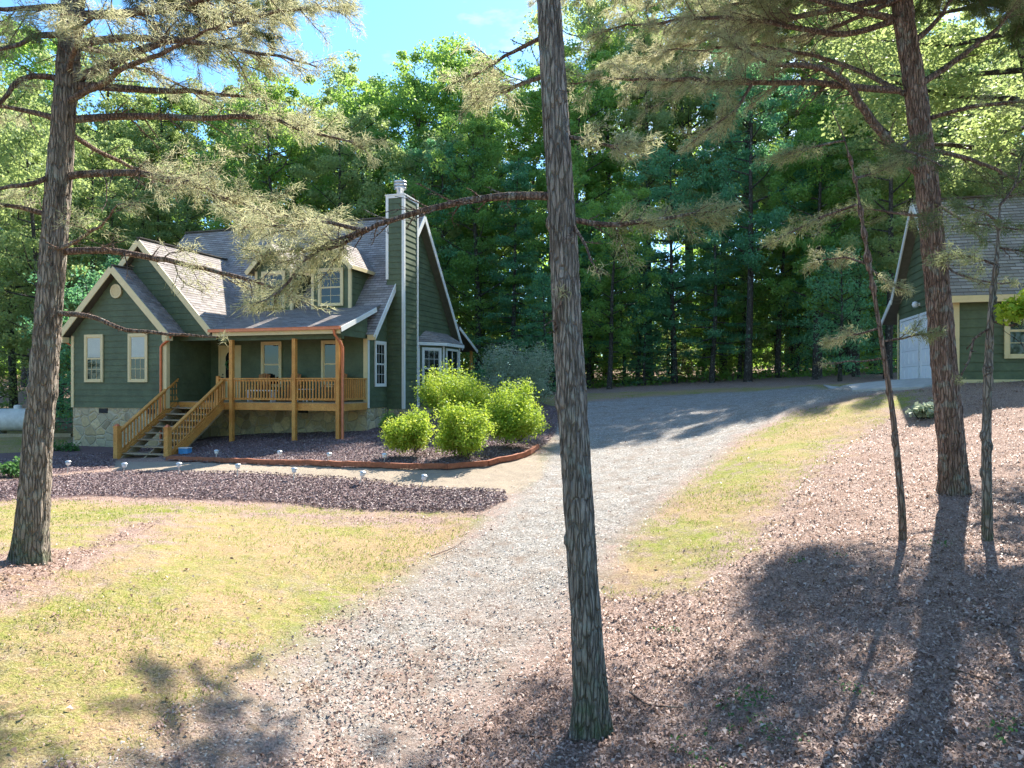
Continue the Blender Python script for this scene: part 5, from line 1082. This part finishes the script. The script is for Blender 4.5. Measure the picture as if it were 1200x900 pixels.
# ------------------------------------------------------------ ground litter, grass, pebbles (stuff)
def scatter(n, seed, dmin=2.6, dmax=26, fov=.78, power=1.0):
    g = np.random.default_rng(seed); a = g.uniform(-fov, fov, n); d_ = dmin * (dmax / dmin) ** (g.random(n) ** power); return np.sin(a) * d_ / np.cos(a * .0), np.cos(a) * d_
def onground(x, y, up=.0): return np.stack([x, y, ter(x, y) + up], 1)
# leaf litter
x, y = scatter(330000, 1, power=.85); s_dr, s_lw, s_mu, s_sa = zone(x, y, Z_DRIVE), zone(x, y, Z_LAWN), zone(x, y, Z_MULCH), zone(x, y, Z_SAND)
g = np.random.default_rng(5); m = g.random(len(x)); nz = vnoise(x * 1.3, y * 1.3, 9) + .6 * vnoise(x * 4, y * 4, 8)
near_d = np.clip((11 - y) / 6, 0, 1)
keep = np.where(s_mu > -.1, m < .02, np.where(s_sa > 0, m < .02, np.where(s_dr > -.2, m < .04 + .42 * near_d * (nz > 0), np.where(s_lw > -.3, m < .02, m < .55 + .4 * nz))))
x, y = x[keep], y[keep]; n = len(x); nv = g.normal(size=(n, 3)) * .42 + np.array([0, 0, 1.]); V, Fc, tn = leaves_at(onground(x, y, .014), nv, .036 * g.choice([.7, 1, 1, 1.5], n)[:, None], 6, 2.0, tint=np.clip(g.beta(1.5, 1.9, n), 0, 1), fold=.9)
tag(link_mesh('leaf_litter', np_mesh('leaf_litter', V, Fc, {'tint': tn}), M['litter']), 'fallen brown leaves scattered over the ground under the pines', 'leaf litter', kind='stuff')
# pine straw
x, y = scatter(190000, 3, dmax=20); s_dr, s_lw, s_mu, s_sa = zone(x, y, Z_DRIVE), zone(x, y, Z_LAWN), zone(x, y, Z_MULCH), zone(x, y, Z_SAND); m = g.random(len(x)); near_d = np.clip((11 - y) / 6, 0, 1)
nz = vnoise(x * 1.1, y * 1.1, 19) + .6 * vnoise(x * 3, y * 3, 18)
keep = np.where((s_mu > -.1) | (s_sa > 0), m < .01, np.where(s_dr > -.2, m < .05 + .5 * near_d * (nz > .0), np.where(s_lw > -.2, m < .22, m < .8)))
x, y = x[keep], y[keep]; n = len(x); a = g.uniform(0, 6.28, n); L = g.uniform(.04, .10, n); c_ = onground(x, y, .012); dv = np.stack([np.cos(a), np.sin(a), g.normal(size=n) * .22], 1) * L[:, None]; sdv = np.stack([-np.sin(a), np.cos(a), 0 * a], 1) * .0022
V = np.stack([c_ - sdv, c_ + sdv, c_ + dv], 1).reshape(-1, 3)
tag(link_mesh('pine_straw', np_mesh('pine_straw', V, np.arange(n * 3).reshape(n, 3), {'tint': np.repeat(np.clip(g.normal(.5, .22, n), 0, 1), 3)}), M['litter']), 'thin brown pine needles fallen on the ground', 'pine straw', kind='stuff')
# grass
x, y = scatter(330000, 4, dmin=3.2, dmax=34); s_dr, s_lw, s_mu, s_sa = zone(x, y, Z_DRIVE), zone(x, y, Z_LAWN), zone(x, y, Z_MULCH), zone(x, y, Z_SAND); m = g.random(len(x)); nz = vnoise(x * .55, y * .55, 21) + .7 * vnoise(x * 2.2, y * 2.2, 22) + .5 * vnoise(x * 7, y * 7, 23)
keep = (s_lw > -.35) & (s_dr < -.1) & (s_mu < 0) & (s_sa < -.1) & (m < .30 + .85 * nz)
x, y, nzk = x[keep], y[keep], nz[keep]; n = len(x); a = g.uniform(0, 6.28, n); hh = g.uniform(.018, .05, n); c_ = onground(x, y, -.003); wv = np.stack([np.cos(a), np.sin(a), 0 * a], 1) * (.003 + .00035 * y)[:, None]; tipv = np.stack([g.normal(size=n) * .02, g.normal(size=n) * .02, hh], 1)
V = np.stack([c_ - wv, c_ + wv, c_ + tipv], 1).reshape(-1, 3)
tag(link_mesh('grass', np_mesh('grass', V, np.arange(n * 3).reshape(n, 3), {'tint': np.repeat(np.clip(g.normal(.55, .2, n) - .35 * nzk, 0, 1), 3)}), M['grass']), 'short patchy yellow green grass on the lawn and drive verge', 'grass', kind='stuff')
# gravel
x, y = scatter(120000, 6, dmin=3.5, dmax=26); s_dr, s_mu, s_sa = zone(x, y, Z_DRIVE), zone(x, y, Z_MULCH), zone(x, y, Z_SAND); m = g.random(len(x)); nz = vnoise(x * 1.1, y * 1.1, 29)
keep = (s_dr > -.25) & (s_mu < 0) & (m < .5 + .4 * nz); x, y = x[keep], y[keep]; n = len(x)
s = (.004 + .012 * g.random(n) ** 2.2) * (1 + y * .03); c_ = onground(x, y, .002); a = g.uniform(0, 6.28, n)
ov = np.array([[1, 0, 0], [0, 1, 0], [-1, 0, 0], [0, -1, 0], [.1, .1, .8]]); ca, sa = np.cos(a)[:, None], np.sin(a)[:, None]
rx = ov[None, :, 0] * ca - ov[None, :, 1] * sa * .7; ry_2 = ov[None, :, 0] * sa + ov[None, :, 1] * ca * .7
V = c_[:, None, :] + np.stack([rx, ry_2, np.broadcast_to(ov[None, :, 2], rx.shape)], -1) * s[:, None, None] + g.normal(size=(n, 5, 3)) * .0015
fi = np.array([[0, 1, 4], [1, 2, 4], [2, 3, 4], [3, 0, 4]]); Fc = (np.arange(n)[:, None, None] * 5 + fi[None]).reshape(-1, 3)
tag(link_mesh('gravel', np_mesh('gravel', V.reshape(-1, 3), Fc, {'tint': np.repeat(g.beta(2.4, 2, n), 5)}), M['pebble']), 'loose grey gravel stones on the driveway', 'gravel', kind='stuff')
# mulch chips
x, y = scatter(420000, 8, dmin=11, dmax=30); s_mu = zone(x, y, Z_MULCH); k_ = s_mu > -.06; x, y = x[k_], y[k_]; n = len(x)
nv = g.normal(size=(n, 3)) * .7 + np.array([0, 0, 1.]); cz = onground(x, y, .05); V, Fc, tn = leaves_at(cz, nv, .06, 9, 2.6, tint=np.clip(g.beta(2, 2, n), 0, 1))
tag(link_mesh('mulch_chips', np_mesh('mulch_chips', V, Fc, {'tint': tn}), M['chips']), 'dark plum brown bark mulch chips on the beds', 'mulch', kind='stuff')
# weeds in the shaded foreground
wc = []
for (u, v, k_) in [(860,830,9),(880,815,9),(850,850,9),(950,660,8),(1000,810,5),(1180,860,8),(820,890,7),(900,870,6),(1090,640,4),(800,735,3)]:
    x0, y0 = ground_at(u, v)
    for i in range(k_): wc.append((x0 + g.normal() * .12, y0 + g.normal() * .10))
wc = np.array(wc); cz = onground(wc[:, 0], wc[:, 1], .04); V, Fc, tn = leafcloud(cz, 0, .035, 420, np.array([.10, .10, .03]), 93, 1.8, up=1.0)
tag(link_mesh('weeds', np_mesh('weeds', V, Fc, {'tint': tn}), M['weed']), 'small green weeds sprouting through the leaf litter in the foreground', 'weeds', kind='stuff')
# fallen sticks
for i, (pts_, r_, lab) in enumerate([([(612,866),(650,869),(690,872)], .009, 'thin fallen stick on the litter just left of the middle pine foot'), ([(738,815),(760,828),(800,832)], .011, 'dark fallen stick right of the middle pine foot'),
        ([(1140,725),(1165,730),(1195,742)], .01, 'fallen stick on the leaves at the right edge below the grey sapling'), ([(1110,790),(1150,800),(1180,815)], .008, 'fallen stick in the shade near the lower right corner'),
        ([(735,780),(745,815),(755,840)], .006, 'short upright leaning twig by the middle pine'), ([(505,655),(530,645),(545,635)], .009, 'short dark stick on the gravel near the lawn corner')]):
    pp = []
    for (u, v) in pts_: x, y = ground_at(u, v); pp.append(np.array([x, y, tz(x, y) + .015 + (.02 if i % 2 else .005)]))
    stick(pp, r_, r_ * .5, label=lab, m='bark_branch', group='fallen sticks on the ground')
print('tris', sum(len(m.polygons) for m in bpy.data.meshes))
